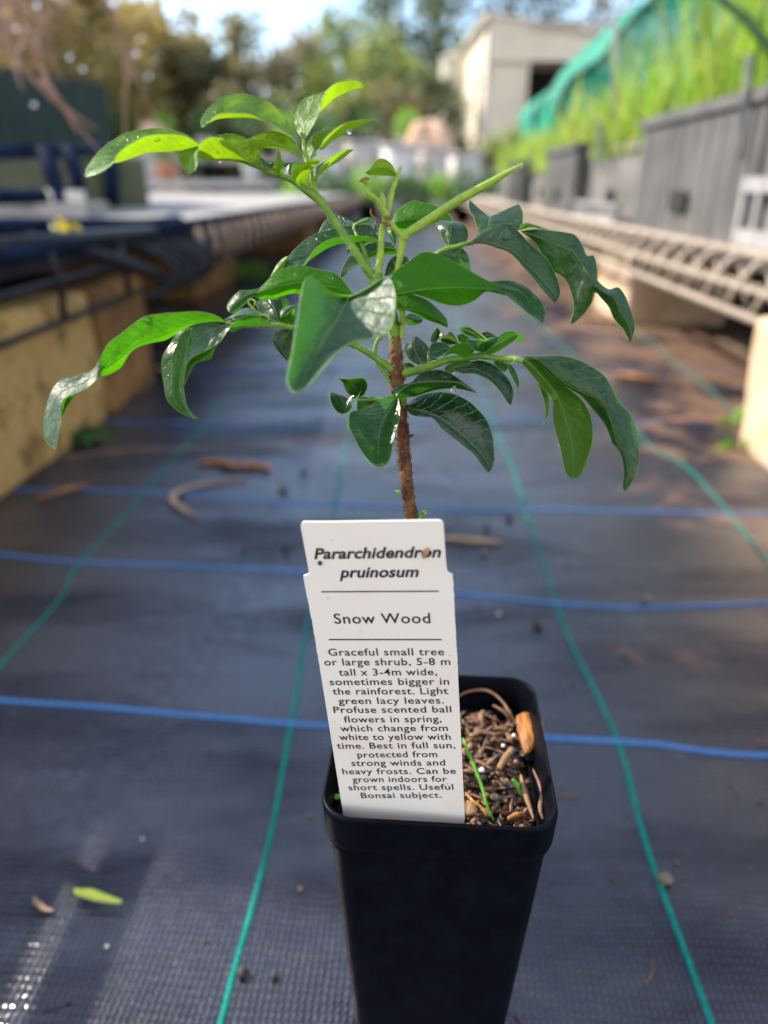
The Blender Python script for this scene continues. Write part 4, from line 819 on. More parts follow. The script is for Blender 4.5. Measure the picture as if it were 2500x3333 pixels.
# ------------------------------------------------------------------ trees
def tree(name, loc, h, r, mt, label, cat='tree', cards=5200, cs=.11, base=.12, seed=0, sparse=1.0, lobes=26):
    rs = random.Random(seed); t_ = empty(name, loc, label, cat, 'trees behind the nursery'); c = Vector(loc); mb = MB()
    top = c+Vector((rs.uniform(-.1, .1)*r, 0, h*.82)); tr = h*.02+.02
    mb.tube([c, c.lerp(top, .35)+Vector((.05*r, 0, 0)), c.lerp(top, .7)-Vector((.06*r, 0, 0)), top], [tr, tr*.75, tr*.45, tr*.15], 8, jit=.2)
    blobs = []
    for i in range(lobes):
        u = rs.random(); z = h*(base+(1-base)*u); rr = r*abs(math.sin(math.pi*min(1, (.18+.78*u))))**.7*math.sqrt(rs.random()); a = rs.uniform(0, 6.28); q = c+Vector((rr*math.cos(a), rr*math.sin(a), z*.97)); blobs.append((q, r*rs.uniform(.22, .42)))
        if i % 2 == 0: s = c.lerp(top, max(.15, min(.95, u*.8))); mb.tube([s, s.lerp(q, .5)+Vector((0, 0, .05*h)), q], [tr*.4, tr*.25, tr*.08], 5)
    mb.build('trunk', M['trunk'], t_); mb = MB()
    for i in range(int(cards*sparse)):
        q, br = blobs[rs.randrange(lobes)]; d = Vector((rs.gauss(0, 1), rs.gauss(0, 1), rs.gauss(0, 1))).normalized()*br*rs.random()**.45; p = q+d; e = Vector((rs.gauss(0, 1), rs.gauss(0, 1), rs.gauss(-.3, 1))).normalized(); s = e.orthogonal().normalized(); l = cs*rs.uniform(.5, 1.4)
        mb.add([p, p+e*l*.5+s*l*.32, p+e*l, p+e*l*.5-s*l*.32], [(0, 1, 2, 3)])
    mb.build('crown', mt, t_, False)
T_ = [  # px, top py, Y, radius, material, label
 (-60, -260, 9.5, 1.5, 'olivewarm', 'tall olive tree behind the shade box at the left edge'),
 (150, -40, 12, 1.3, 'olivewarm', 'yellowish tree behind the shade box'),
 (225, 10, 15, 1.3, 'leafmid', 'mid green tree right of the yellowish one'),
 (350, 20, 13, 1.15, 'olivewarm', 'narrow autumn coloured tree between the two sky gaps'),
 (440, 110, 12.5, .9, 'leafmid', 'low green tree below the left sky gap'),
 (540, 55, 17, 1.5, 'leafmid', 'rounded green tree between the sky gaps'),
 (640, 90, 18, 1.5, 'browntree', 'brownish bare looking tree behind the seedling'),
 (760, 20, 17, 1.7, 'leafbright', 'bright green tree behind the seedling, right of the brownish one'),
 (860, -60, 19, 1.9, 'leafdarkt', 'tall dark tree left of the shed'),
 (960, -120, 21, 2.3, 'leafdarkt', 'tall dark tree just behind the shed corner'),
 (1120, -150, 22, 2.8, 'leafdarkt', 'tall dark tree above the shed roof'),
 (1330, -280, 19, 2.8, 'leafdarkt', 'tall dark tree behind the net tunnel'),
 (1560, -350, 17, 2.8, 'leafmid', 'tall tree behind the grass at the far right'),
 (270, 200, 12, .6, 'olivewarm', 'small yellow green bush right of the shade box'),
 (480, 215, 11, .8, 'leafmid', 'green bush in front of the left trees'),
 (620, 235, 11.5, .8, 'leafdarkt', 'dark bush behind the large arched leaf'),
 (740, 215, 13, .8, 'leafbright', 'light green bush behind the seedling tip'),
 (860, 190, 12.5, .8, 'leafmid', 'green bush left of the peach mound'),
 (930, 165, 13, .7, 'leafdarkt', 'dark bush above the peach mound'),
]
for i, (px, py, Y, r, mt, lb) in enumerate(T_):
    p = atY(px, py, Y); h = max(.8, p.z); small = 'bush' in lb
    tree('bush' if small else 'tree', (p.x, Y, -.01), h, r*(1.0 if small else 1.0), M[mt], lb, 'bush' if small else 'tree', 2600 if small else 5200, .10 if small else .13, .0 if small else .06, i+50, 1.0, 18 if small else 30)
mb = MB(); vs = []
for i in range(61):
    x = -30+i; hgt = 1.9+.9*noise.noise(Vector((x*.35, 0, 0)))+.5*noise.noise(Vector((x*1.1, 3, 0)))
    for j in range(6): vs.append((x, 26+j*1.4, -.05+hgt*math.sin(math.pi*.5*min(1, j/3.0)) if j < 4 else hgt*.9))
mb.add(vs, [(i*6+j, (i+1)*6+j, (i+1)*6+j+1, i*6+j+1) for i in range(60) for j in range(5)]); o = mb.build('hills', M['hill']); tag(o, 'low dark wooded rise behind the trees', 'hill', kind='structure')
tree('bush', (1.32, 8.2, -.01), .75, .35, M['leafbright'], 'green shrub at the foot of the shed corner', 'bush', 1500, .06, .0, 91, 1, 14)
# unseen tree at the left; its crown is shaped to shade mat and pot
rs_ = random.Random(77); ov = empty('shade_tree', (-2.05, 1.0, 0), 'unseen twiggy tree beside the left bench, crown shaped to shade the path', 'tree'); mb = MB(); q0 = Vector((-2.05, 1.05, 0))
mb.tube([q0, q0+Vector((.05, 0, .5)), q0+Vector((.1, .05, 1.2))], [.05, .04, .02], 8)
for i in range(12): mb.tube([q0+Vector((.08, .03, .7+.05*i)), q0+Vector((rs_.uniform(-.4, .5), rs_.uniform(-.7, .6), .9+.06*i))], [.012, .004], 5)
mb.build('trunk', M['trunk'], ov); mb = MB(); nn = Vector((.469, .883, 0)); ss = Vector((-.883, .469, 0)); c0 = Vector((0, .145, 0))+ss*2.0
for i in range(3600):
    a = rs_.uniform(.045, .40); zt = 1.66+.05*noise.noise(Vector((a*6, 0, 0))); zz = rs_.uniform(.55, zt); p = c0+nn*a+ss*rs_.uniform(-.12, .35)+Vector((0, 0, zz))
    if noise.noise(Vector((a*7, zz*7, 3))) > .38: continue
    e = Vector((rs_.gauss(0, 1), rs_.gauss(0, 1), rs_.gauss(0, 1))).normalized(); s_ = e.orthogonal().normalized(); l = .055*rs_.uniform(.6, 1.4)
    mb.add([p, p+e*l*.5+s_*l*.35, p+e*l, p+e*l*.5-s_*l*.35], [(0, 1, 2, 3)])
mb.build('crown', M['leafdarkt'], ov, False)
# ------------------------------------------------------------------ drooping twigs at the top left
BR = empty('twiggy_branch', atY(40, -80, 1.3), 'reddish brown drooping twiggy branch hanging into the top left corner', 'branch')
bs = random.Random(12)
def twig(pts, r0, r1, mt='twig', name='twig'):
    e = cr([tuple(p) for p in pts], 8); mb = MB(); n = len(e); mb.tube([Vector(v) for v in e], [r0+(r1-r0)*i/(n-1) for i in range(n)], 6); return mb.build(name, M[mt], BR)
twig([atY(190, -60, .9), atY(232, 10, .9), atY(262, 80, .9), atY(275, 160, .9), atY(270, 220, .9), atY(272, 330, .9)], .004, .001)
twig([atY(215, -30, 1.0), atY(255, 60, 1.0), atY(290, 150, 1.0), atY(325, 240, 1.0), atY(350, 330, 1.0)], .003, .001)
twig([atY(-40, -20, .85), atY(30, 120, .85), atY(100, 200, .85), atY(160, 260, .85), atY(230, 350, .85)], .0035, .0008)
twig([atY(60, 60, .9), atY(110, 190, .9), atY(150, 240, .9), atY(210, 280, .9)], .0035, .001)
twig([atY(90, 170, .8), atY(130, 220, .8), atY(170, 290, .8)], .004, .001)
twig([atY(-60, -100, 1.3), atY(20, -30, 1.3), atY(60, 60, 1.3), atY(110, 140, 1.3)], .006, .0015)
mb = MB()
for i in range(190):
    px, py = bs.uniform(-110, 115), bs.uniform(-110, 85); Y = bs.uniform(1.0, 1.7); a = atY(px, py, Y); d = Vector((bs.gauss(.2, .6), bs.gauss(0, .4), bs.gauss(-.6, .6))).normalized()*bs.uniform(.03, .10)
    mb.tube([a, a+d*.5+Vector((bs.gauss(0, .006), 0, 0)), a+d], [.0014, .001, .0005], 4, False)
mb.build('fine_twigs', M['twig'], BR)['kind'] = 'stuff'
for i, (x, y) in enumerate([(178, 148), (150, 122), (72, 225), (78, 10), (292, 113), (33, 60)]):
    p = atY(x, y, .9); mb = MB(); mb.ball((0, 0, 0), .0024, 7); o = mb.build('water_drop', M['water']); o.location = p; tag(o, ['bright raindrop in the middle of the hanging twigs', 'raindrop just up left of the brightest one on the twigs', 'raindrop on the twig at the top edge of the shade box', 'raindrop at the top edge of the photo on the twigs', 'raindrop on the right hand hanging twig', 'raindrop in the dense twigs of the corner'][i], 'water drop', 'rain drops on the twigs')
# ------------------------------------------------------------------ the seedling
def leafmesh(name, parent, crop, st, D0, D1, mt='mature', fold=(-3, 0, 3), bow=.0, label=None, rim=.045, hairs=0, sub=5, dmid=0):
    """st: rows (Lx,Ly, Mx,My, Rx,Ry) from base to tip; D0..D1 distance; fold: mm offset of left margin, midrib, right margin"""
    rows = []
    for s in st:
        if len(s) == 2: s = (s[0], s[1])*3
        rows.append(tuple(s))
    n = len(rows)
    ext = []
    for i, s in enumerate(rows):
        u = i/(n-1); w = math.sin(math.pi*min(1, max(0, u*.96+.02)))**.6
        if (s[0], s[1]) == (s[4], s[5]): w = 0
        D = D0+(D1-D0)*u+dmid*.001*math.sin(math.pi*u)
        ext.append(tuple(s)+(D+fold[0]*.001*w, D+fold[1]*.001*w, D+fold[2]*.001*w))
    ex = cr(ext, sub); NX = 4; vs = []; uvs = []; nr = len(ex)
    for i, e in enumerate(ex):
        Lp = Vector((e[0], e[1], e[6])); Mp = Vector((e[2], e[3], e[7])); Rp = Vector((e[4], e[5], e[8]))
        for k in range(2*NX+1):
            if k <= NX: a = k/NX; q = Lp.lerp(Mp, a); bb = math.sin(math.pi*a)
            else: a = (k-NX)/NX; q = Mp.lerp(Rp, a); bb = math.sin(math.pi*a)
            q = q.copy(); q.z += bow*.001*bb
            p = atD(crop, q.x, q.y, q.z)
            nz = noise.noise(p*230)*.00035
            p = p + FW*nz
            vs.append(p); uvs.append((i/(nr-1), k/(2*NX)))
    W_ = 2*NX+1; fs = [(i*W_+k, i*W_+k+1, (i+1)*W_+k+1, (i+1)*W_+k) for i in range(nr-1) for k in range(2*NX)]
    mb = MB(); mb.add(vs, fs, 0)
    if rim:
        for col in (0, 2*NX):
            line = [vs[i*W_+col] for i in range(nr)]
            mb.tube(line, [rim*.001*(1 if 0 < i < nr-1 else .5) for i in range(nr)], 5, True, 1)
            if hairs:
                for i in range(nr-1):
                    for q in range(hairs):
                        p = line[i].lerp(line[i+1], random.random()); d = Vector((random.gauss(0, 1), random.gauss(0, 1), random.gauss(0, 1))).normalized()
                        mb.tube([p, p+d*random.uniform(.0002, .0005)], [.00002, .000006], 3, False, 2)
        # the midrib stands a little proud of the underside
        mid = [vs[i*W_+NX] for i in range(nr)]
        mb.tube(mid, [rim*.0009*(1-.6*i/nr) for i in range(nr)], 5, True, 1)
    o = mb.build(name, [M[mt], M['rim'], M['hair']], parent)
    ul = o.data.uv_layers.new(name='UVMap')
    nv = len(uvs)
    for lp in o.data.loops:
        ul.data[lp.index].uv = uvs[lp.vertex_index] if lp.vertex_index < nv else (.5, .5)
    if label: o['label'] = label
    return o
def hairy(mb, pts, rad, count, ln=.0005, mi=1):
    for _ in range(count):
        i = random.randrange(len(pts)-1); a = random.random()
        p = pts[i].lerp(pts[i+1], a); t = (pts[i+1]-pts[i]).normalized()
        d = Vector((random.gauss(0, 1), random.gauss(0, 1), random.gauss(0, 1))); d = (d-t*d.dot(t)).normalized()
        r = rad[i] if isinstance(rad, list) else rad
        b = p+d*r*.9; e = b+(d+t*random.uniform(-.3, .5))*ln*random.uniform(.4, 1)
        mb.tube([b, e], [.000022, .000007], 3, False, mi)
def stalkpath(pts, sub=6):
    """pts: (crop,x,y,D,r_mm)"""
    w = []
    for c, x, y, D, r in pts:
        p = atD(c, x, y, D); w.append((p.x, p.y, p.z, r*.001))
    e = cr(w, sub); return [Vector(a[:3]) for a in e], [a[3] for a in e]
def stalk(name, parent, pts, mt='stalk', hairs=0, sub=6, prof=None, label=None, jit=.12):
    P, r = stalkpath(pts, sub); mb = MB(); mb.tube(P, r, 10, True, 0, prof, jit)
    if hairs: hairy(mb, P, r, hairs)
    o = mb.build(name, [M[mt], M['hair']], parent)
    if label: o['label'] = label
    return o

base = Vector((.0085, .1450, .108))
SEED = empty('seedling', base, 'young leafy tree seedling with thin brown stem and drooping green leaflets in the black pot', 'seedling')
# trunk
tp = [('S', 1351, 1800, .1660, 1.5), ('S', 1341, 1695, .1590, 1.42), ('S', 1333, 1640, .1575, 1.36), ('S', 1325, 1581, .1560, 1.36), ('S', 1319, 1522, .1545, 1.38),
      ('S', 1313, 1463, .1530, 1.42), ('S', 1309, 1404, .1515, 1.38), ('S', 1304, 1346, .1500, 1.4), ('S', 1295, 1271, .1485, 1.5), ('S', 1289, 1211, .1478, 1.75),
      ('S', 1289, 1150, .1470, 1.32), ('S', 1283, 1090, .1462, 1.2), ('S', 1279, 1035, .1455, 1.1), ('S', 1262, 985, .1450, 1.0), ('S', 1240, 940, .1450, 1.0), ('S', 1224, 905, .1450, 1.0)]
P_, r_ = stalkpath(tp, 12)
P_ = [base + Vector((.0, .0, -.004))]+P_; r_ = [.0015]+r_
mb = MB()
N = len(P_); n = 20; vs = []; up = Vector((1, 0, 0))
for i in range(N):
    t = (P_[min(i+1, N-1)]-P_[max(i-1, 0)]).normalized(); up = (up-t*up.dot(t)).normalized(); w = t.cross(up)
    green = max(0, min(1, (i-N*.66)/(N*.1)))
    for k in range(n):
        a = 2*math.pi*k/n; d = up*math.cos(a)+w*math.sin(a); p = P_[i]+d*r_[i]
        h = noise.noise(Vector((p.x*700, p.y*700, p.z*350)))*.16+noise.noise(p*2200)*.10
        vs.append(P_[i]+d*r_[i]*(1+h*(1-.8*green)))
fs = [(i*n+k, i*n+(k+1) % n, (i+1)*n+(k+1) % n, (i+1)*n+k) for i in range(N-1) for k in range(n)]
gi = [2 if f[0]//n > N*.72 else (1 if f[0]//n > N*.66 and (f[0] % 3) else 0) for f in fs]
mb.add(vs, fs, 0); mb.m = gi
for _ in range(420):                                               # loose bark scales on the brown part
    i = random.randrange(4, int(N*.68)); a = random.random()*6.28
    t = (P_[i+1]-P_[i]).normalized(); u = t.orthogonal().normalized(); w = t.cross(u); d = u*math.cos(a)+w*math.sin(a)
    c = P_[i]+d*r_[i]*1.06; s = random.uniform(.00010, .00035); e = t.cross(d)
    mb.add([c-e*s-t*s, c+e*s-t*s*.4, c+e*s*.6+t*s*1.4+d*s*.9, c-e*s*.8+t*s+d*s*.5], [(0, 1, 2, 3)], random.choice([0, 3, 3]))
ST = mb.build('stem', [M['bark'], M['bark2'], M['stalk'], M['scab']], SEED)
ST['label'] = 'brown flaky stem turning green at the top'
# spurs and buds on the stem
stalk('bud', SEED, [('B1', 850, 690, .1525, .35), ('B1', 872, 682, .1525, .3), ('B1', 882, 668, .1525, .1)], 'bark')
leafmesh('bud_scale', SEED, 'B1', [(780, 1165), (770, 1140, 760, 1150, 755, 1160), (740, 1138, 740, 1145, 738, 1152), (722, 1143)], .155, .154, 'young', rim=.05)
leafmesh('bud_scale', SEED, 'B1', [(945, 1345), (960, 1310, 968, 1325, 975, 1335), (985, 1302, 990, 1310, 995, 1320), (1010, 1306)], .157, .156, 'young', rim=.05)
stalk('bud', SEED, [('B1', 930, 1372, .1575, .5), ('B1', 950, 1350, .157, .6), ('B1', 968, 1362, .157, .3)], 'stalk')

# --- upper left compound leaf (A)
A = stalk('leaf_stalk', SEED, [('S', 1222, 912, .1450, .95), ('A3', 1380, 700, .1445, .85), ('A3', 1290, 560, .1440, .78), ('A3', 1190, 410, .1438, .74), ('A3', 1100, 280, .1436, .72),
    ('A3', 1010, 150, .1434, .74), ('A3', 960, 80, .1433, .85), ('A3', 890, 15, .1432, .95), ('A2', 430, 1250, .1431, .62), ('A2', 330, 1180, .1428, .58), ('A2', 200, 1130, .1424, .55), ('A2', 90, 1085, .142, .5), ('A1', 1200, 640, .1415, .46), ('A1', 1120, 610, .141, .4), ('A1', 1020, 590, .1405, .35), ('A1', 900, 560, .140, .3), ('A1', 840, 510, .140, .28)],
    'stalk', 500, label='long green leaf stalk reaching to the upper left')
A2s = stalk('leaf_stalk', SEED, [('A2', 615, 1400, .1432, .6), ('A2', 590, 1330, .1434, .55), ('A2', 560, 1200, .1438, .45), ('A2', 530, 1080, .1442, .45), ('A2', 490, 960, .1446, .48), ('A2', 465, 850, .145, .42), ('A2', 455, 740, .1452, .36)],
    'shoot', 220, label='short upright leaf stalk above the long one')
leafmesh('leaflet', A, 'A1', [(850, 510), (730, 438, 720, 546, 735, 430), (600, 428, 590, 550, 600, 395), (470, 440, 470, 562, 460, 395), (360, 495, 370, 595, 330, 420), (280, 560, 285, 622, 210, 490), (240, 634, 195, 628, 130, 575), (150, 692, 105, 668, 68, 652), (60, 718)],
    .140, .131, 'young', (-4, 1, 3), hairs=3, label='leftmost leaflet of the upper branch, arched and folded')
leafmesh('leaflet', A, 'A1', [(1250, 655), (1145, 600, 1150, 618, 1240, 580), (1070, 515, 1070, 610, 1170, 475), (990, 462, 960, 605, 1060, 430), (900, 448, 880, 603, 950, 446), (836, 482, 815, 585, 832, 480), (812, 560, 765, 575, 715, 540), (815, 620, 755, 630, 688, 595), (795, 675, 757, 672, 715, 650), (750, 695)],
    .141, .134, 'young', (-4, 1, 3), hairs=3, label='folded leaflet with a curled bluish tip')
leafmesh('leaflet', A2s, 'A1', [(1490, 465), (1400, 405, 1400, 402, 1430, 350), (1280, 345, 1285, 352, 1350, 255), (1170, 292, 1170, 325, 1240, 185), (1050, 283, 1050, 320, 1100, 155), (960, 298, 960, 330, 980, 185), (895, 345, 900, 355, 888, 258), (857, 372, 862, 368, 842, 325), (843, 375)],
    .145, .137, 'young', (-4, 1, 3), hairs=3, label='large pale arched leaflet at the top left')
leafmesh('leaflet', A2s, 'A1', [(1532, 597), (1470, 545, 1470, 562, 1490, 500), (1400, 508, 1400, 540, 1440, 450), (1320, 478, 1310, 525, 1360, 418), (1240, 460, 1230, 527, 1270, 415), (1190, 462, 1190, 505, 1200, 435), (1148, 464)],
    .144, .139, 'young', (-3, 1, 3), hairs=3)
leafmesh('leaflet', A2s, 'A2', [(462, 748), (385, 650, 470, 670, 515, 670), (362, 500, 510, 545, 592, 530), (425, 350, 600, 480, 637, 420), (520, 278, 660, 420, 655, 330), (645, 238, 720, 365, 695, 235), (800, 158, 820, 280, 790, 146), (920, 120, 950, 222, 910, 107), (1050, 122, 1060, 198, 1050, 110), (1130, 187)],
    .145, .141, 'young', (3, 1, -4), hairs=3, label='topmost leaflet, twisted with a bright yellow green tip')
leafmesh('leaflet', A2s, 'A2', [(545, 968), (500, 900, 555, 895, 600, 905), (492, 835, 600, 865, 640, 825), (530, 740, 680, 840, 680, 745), (640, 668, 760, 765, 760, 662), (780, 622, 860, 700, 850, 600), (900, 582, 970, 642, 950, 558), (1050, 545, 1090, 590, 1080, 530), (1232, 530)],
    .145, .141, 'young', (3, 1, -4), hairs=3)
leafmesh('leaflet', A2s, 'A2', [(597, 1205), (570, 1130, 600, 1155, 616, 1140), (582, 1060, 650, 1115, 645, 1050), (660, 1002, 740, 1042, 720, 962), (760, 935, 850, 972, 830, 885), (860, 880, 930, 912, 920, 850), (1003, 853)],
    .1435, .140, 'young', (3, 1, -4), hairs=3)
leafmesh('leaflet', A, 'A2', [(455, 1280), (490, 1200, 430, 1195, 345, 1190), (515, 1120, 440, 1110, 328, 1125), (550, 1050, 470, 1065, 378, 1038), (610, 1005, 530, 1008, 470, 988), (650, 972, 600, 978, 570, 964), (682, 938)],
    .1425, .140, 'young', (2, 1, -3), hairs=3, label='small curled leaflet beside the stalk fork')
leafmesh('leaflet', A, 'A2', [(300, 1170), (245, 1105, 298, 1090, 335, 1110), (232, 1040, 318, 1030, 385, 1040), (230, 1000, 322, 998, 425, 1002)], .1435, .145, 'bluish', (2, 0, 3), hairs=2)
leafmesh('leaflet', A, 'A2', [(200, 1148), (232, 1060, 178, 1070, 118, 1062), (228, 990, 185, 990, 140, 1030), (205, 905, 185, 905, 160, 930), (178, 832)], .142, .139, 'young', (0, -1, 1), hairs=3, label='bitten spiky leaflet')
leafmesh('leaflet', A, 'A2', [(145, 1060), (75, 1056, 85, 1030, 150, 985), (25, 1030, 35, 1000, 60, 985), (-10, 970, 0, 950, 10, 940)], .142, .141, 'bluish', (-1, 0, 1), hairs=2)

# --- middle shoots
S1 = stalk('shoot', SEED, [('A4', 60, 850, .1445, .85), ('A4', 90, 790, .1442, .72), ('A4', 110, 600, .1438, .68), ('A4', 125, 400, .1434, .64), ('A4', 180, 220, .1430, .62), ('B3', 690, 720, .1428, .58), ('B3', 765, 480, .1426, .50), ('B3', 810, 350, .1425, .42), ('B3', 845, 270, .1424, .25), ('B3', 862, 235, .1424, .08)],
    'shoot', 420, prof=lambda a: 1+.14*math.cos(4*a), label='ridged green shoot cut off at the top')
leafmesh('leaflet', S1, 'B3', [(790, 420), (705, 225, 700, 320, 700, 402), (600, 128, 590, 270, 600, 395), (480, 106, 470, 260, 480, 384), (385, 155, 390, 270, 380, 376), (330, 252, 312, 320, 300, 382), (215, 345)], .1425, .139, 'young', (-1, -1.5, 2), hairs=6, label='tiny yellow green folded leaf at the shoot tip')
S2 = stalk('stem_fork', SEED, [('A8', 190, 240, .1462, .6), ('A8', 197, 50, .1455, .62), ('A4', 305, 1160, .145, .6), ('A4', 275, 960, .1445, .62), ('A4', 262, 800, .1440, .66), ('A4', 285, 640, .1435, .68), ('A4', 308, 520, .143, .8), ('A4', 318, 480, .1428, .85)], 'shoot', 300)
S3 = stalk('leaf_stalk', SEED, [('A4', 316, 500, .1428, .85), ('A4', 350, 445, .1425, .85), ('A4', 480, 360, .142, .9), ('A4', 640, 255, .1415, .88), ('A4', 800, 150, .141, .82), ('A4', 960, 60, .1405, .78), ('S', 1600, 592, .140, .66), ('S', 1650, 563, .1397, .5), ('S', 1685, 543, .1395, .28), ('S', 1702, 538, .1394, .12)],
    'shoot', 900, label='bare hairy leaf stalk pointing to the upper right')
S4 = stalk('shoot', SEED, [('B3', 930, 1540, .1428, .8), ('B3', 850, 1450, .1425, .6), ('B3', 740, 1340, .142, .55), ('B3', 650, 1220, .1415, .55), ('B3', 590, 1100, .141, .62), ('B3', 510, 960, .1405, .6), ('B3', 440, 850, .14, .52), ('B3', 340, 770, .1395, .5), ('B3', 255, 690, .139, .5), ('B3', 240, 590, .1388, .46), ('B3', 235, 520, .1385, .5), ('B3', 190, 490, .138, .42), ('B3', 110, 505, .1378, .15)],
    'shoot', 600, label='knobbly hooked shoot with a brown tip')
stalk('bud', S4, [('B3', 545, 960, .1412, .45), ('B3', 540, 850, .1412, .55), ('B3', 525, 760, .1412, .4), ('B3', 515, 695, .1412, .1)], 'shoot', 60)
stalk('tendril', S4, [('B3', 660, 1300, .1414, .25), ('B3', 560, 1260, .1412, .22), ('B3', 450, 1200, .141, .2), ('B3', 370, 1150, .1408, .24), ('B3', 322, 1090, .1406, .22), ('B3', 315, 1020, .1405, .2), ('B3', 325, 970, .1405, .06)], 'scab')
stalk('scar', S4, [('B3', 580, 1140, .140, .3), ('B3', 640, 1150, .140, .42), ('B3', 710, 1140, .1405, .25)], 'scab')
stalk('scar', S4, [('B3', 120, 500, .1376, .12), ('B3', 180, 470, .1378, .35), ('B3', 240, 450, .138, .3), ('B3', 300, 455, .138, .08)], 'scab')
# node bracts
stalk('node', SEED, [('S', 1208, 905, .1448, .4), ('S', 1218, 925, .1446, 1.0), ('S', 1232, 905, .1444, 1.05), ('S', 1226, 870, .1444, .5)], 'stalk', 120)

# --- big leaf (M1) and the ones under it
MID = stalk('leaf_stalk', SEED, [('A4', 40, 900, .1445, .5), ('A4', 120, 940, .140, .5), ('A4', 200, 960, .138, .45), ('A4', 260, 990, .137, .35)], 'stalk', 60)
leafmesh('leaflet', MID, 'A4', [(170, 950), (260, 1005, 260, 985, 225, 800), (400, 988, 400, 965, 380, 680), (530, 1022, 540, 942, 500, 610), (680, 1080, 700, 932, 660, 640), (820, 1092, 840, 930, 820, 725), (950, 1045, 960, 940, 960, 805), (1050, 968, 1060, 945, 1060, 860), (1130, 972, 1140, 950, 1150, 912), (1190, 989, 1197, 978, 1205, 960), (1248, 1004)],
    .137, .1405, 'mature', (1, -1, 2), dmid=-2, label='largest leaflet, wide and green')
leafmesh('leaflet_tip', MID, 'A4', [(1085, 880), (1150, 867, 1150, 900, 1160, 935), (1215, 863, 1218, 930, 1232, 997), (1310, 876, 1330, 960, 1330, 1075), (1430, 935, 1440, 1030, 1420, 1150), (1540, 1040, 1520, 1120, 1500, 1205), (1592, 1150, 1570, 1190, 1545, 1236), (1564, 1246)],
    .1405, .142, 'bluish', (1, 0, -1), bow=-.4, label='dark twisted tip of the largest leaflet')
leafmesh('leaflet', MID, 'A4', [(150, 1080), (270, 1130, 270, 1122, 260, 1010), (350, 1135, 360, 1125, 350, 990), (440, 1175, 450, 1140, 440, 1008), (530, 1220, 550, 1175, 540, 1050), (620, 1252, 640, 1225, 640, 1140), (690, 1280, 690, 1258, 700, 1212), (716, 1288)],
    .140, .141, 'mature', (1, -1, 2))
leafmesh('leaflet', SEED, 'A4', [(325, 1200), (370, 1165, 370, 1210, 355, 1262), (430, 1183, 430, 1220, 430, 1260), (475, 1200, 475, 1222, 470, 1245), (488, 1222)], .1475, .1485, 'bluish', (1, 0, 1))
# --- front blurred leaf
leafmesh('leaflet', SEED, 'A7', [(1195, 245), (1350, 170, 1185, 290, 1050, 200), (1545, 62, 1150, 350, 945, 118), (1615, 180, 1110, 430, 862, 55), (1620, 350, 1050, 520, 812, 90), (1570, 540, 980, 630, 775, 220), (1420, 615, 920, 740, 748, 420), (1250, 640, 870, 840, 712, 640), (1080, 760, 820, 930, 675, 840), (930, 940, 780, 1020, 650, 980), (830, 1050, 750, 1080, 680, 1075), (735, 1098)],
    .128, .110, 'softblue', (0, 3, -1), bow=1.2, rim=.08, label='out of focus leaflet hanging in front, bluish green')
# --- left middle leaves
leafmesh('leaflet', MID, 'A3', [(1255, 918), (1180, 812, 1150, 870, 1130, 935), (1080, 716, 1040, 840, 1000, 950), (930, 685, 900, 830, 870, 950), (780, 646, 760, 800, 740, 900), (650, 665, 640, 820, 620, 920), (540, 725, 540, 840, 520, 950), (450, 805, 440, 870, 430, 950), (385, 860, 378, 888, 362, 930)],
    .139, .138, 'mature', (1, -1, 1), label='green leaflet left of centre')
leafmesh('leaflet_tip', MID, 'A3', [(392, 915, 390, 880, 392, 852), (335, 928, 322, 898, 312, 870), (280, 985, 250, 930, 230, 872), (210, 1055, 180, 990, 160, 930), (170, 1077, 140, 1040, 112, 1010), (128, 1072)],
    .138, .137, 'bluish', (1, 0, 1), label='whitish twisted tip of the green leaflet left of centre')
B = stalk('leaf_stalk', SEED, [('S', 1222, 930, .1455, .4), ('A3', 1330, 480, .148, .4), ('A3', 1250, 300, .150, .3), ('A4', 0, 320, .150, .3)], 'stalk', 60)
leafmesh('leaflet', B, 'A3', [(1490, 430), (1400, 392, 1380, 440, 1400, 290), (1260, 376, 1260, 440, 1260, 285), (1120, 388, 1120, 455, 1110, 308), (1000, 425, 1000, 500, 960, 345), (900, 500, 910, 555, 840, 400), (840, 585, 850, 600, 730, 490), (790, 650, 800, 655, 650, 590), (700, 720, 700, 720, 595, 700), (560, 790)],
    .149, .143, 'bluish', (-2, 1, 3), label='pale arching leaflet behind the long stalk')
leafmesh('leaflet', B, 'A3', [(1340, 310), (1200, 330, 1190, 290, 1200, 230), (1080, 340, 1060, 290, 1090, 196), (980, 360, 970, 310, 980, 255), (922, 372)], .153, .151, 'bluish', (-1, 0, 2))
leafmesh('leaflet', B, 'A3', [(660, 565), (640, 625, 615, 610, 608, 585), (600, 682, 570, 670, 552, 645), (560, 720, 538, 712, 522, 705), (500, 752)], .146, .145, 'young', (1, 0, 1))
leafmesh('leaflet', B, 'A3', [(1660, 545), (1600, 492, 1600, 545, 1580, 440), (1500, 490, 1500, 552, 1440, 440), (1400, 538, 1410, 580, 1330, 480), (1320, 602, 1320, 606, 1250, 545), (1240, 667, 1240, 671, 1180, 610), (1170, 742, 1165, 740, 1135, 700), (1126, 750)],
    .150, .147, 'bluish', (-1.5, 1, 2))
leafmesh('leaflet', B, 'A4', [(200, 365), (240, 430, 230, 345, 240, 250), (260, 440, 300, 328, 330, 180), (330, 435, 390, 312, 420, 148), (440, 385, 480, 305, 520, 170), (560, 345, 590, 310, 640, 215), (690, 350, 680, 330, 740, 290), (756, 368)],
    .151, .148, 'mature', (2, -1, 1), label='rounded bright leaflet behind the hairy stalk')
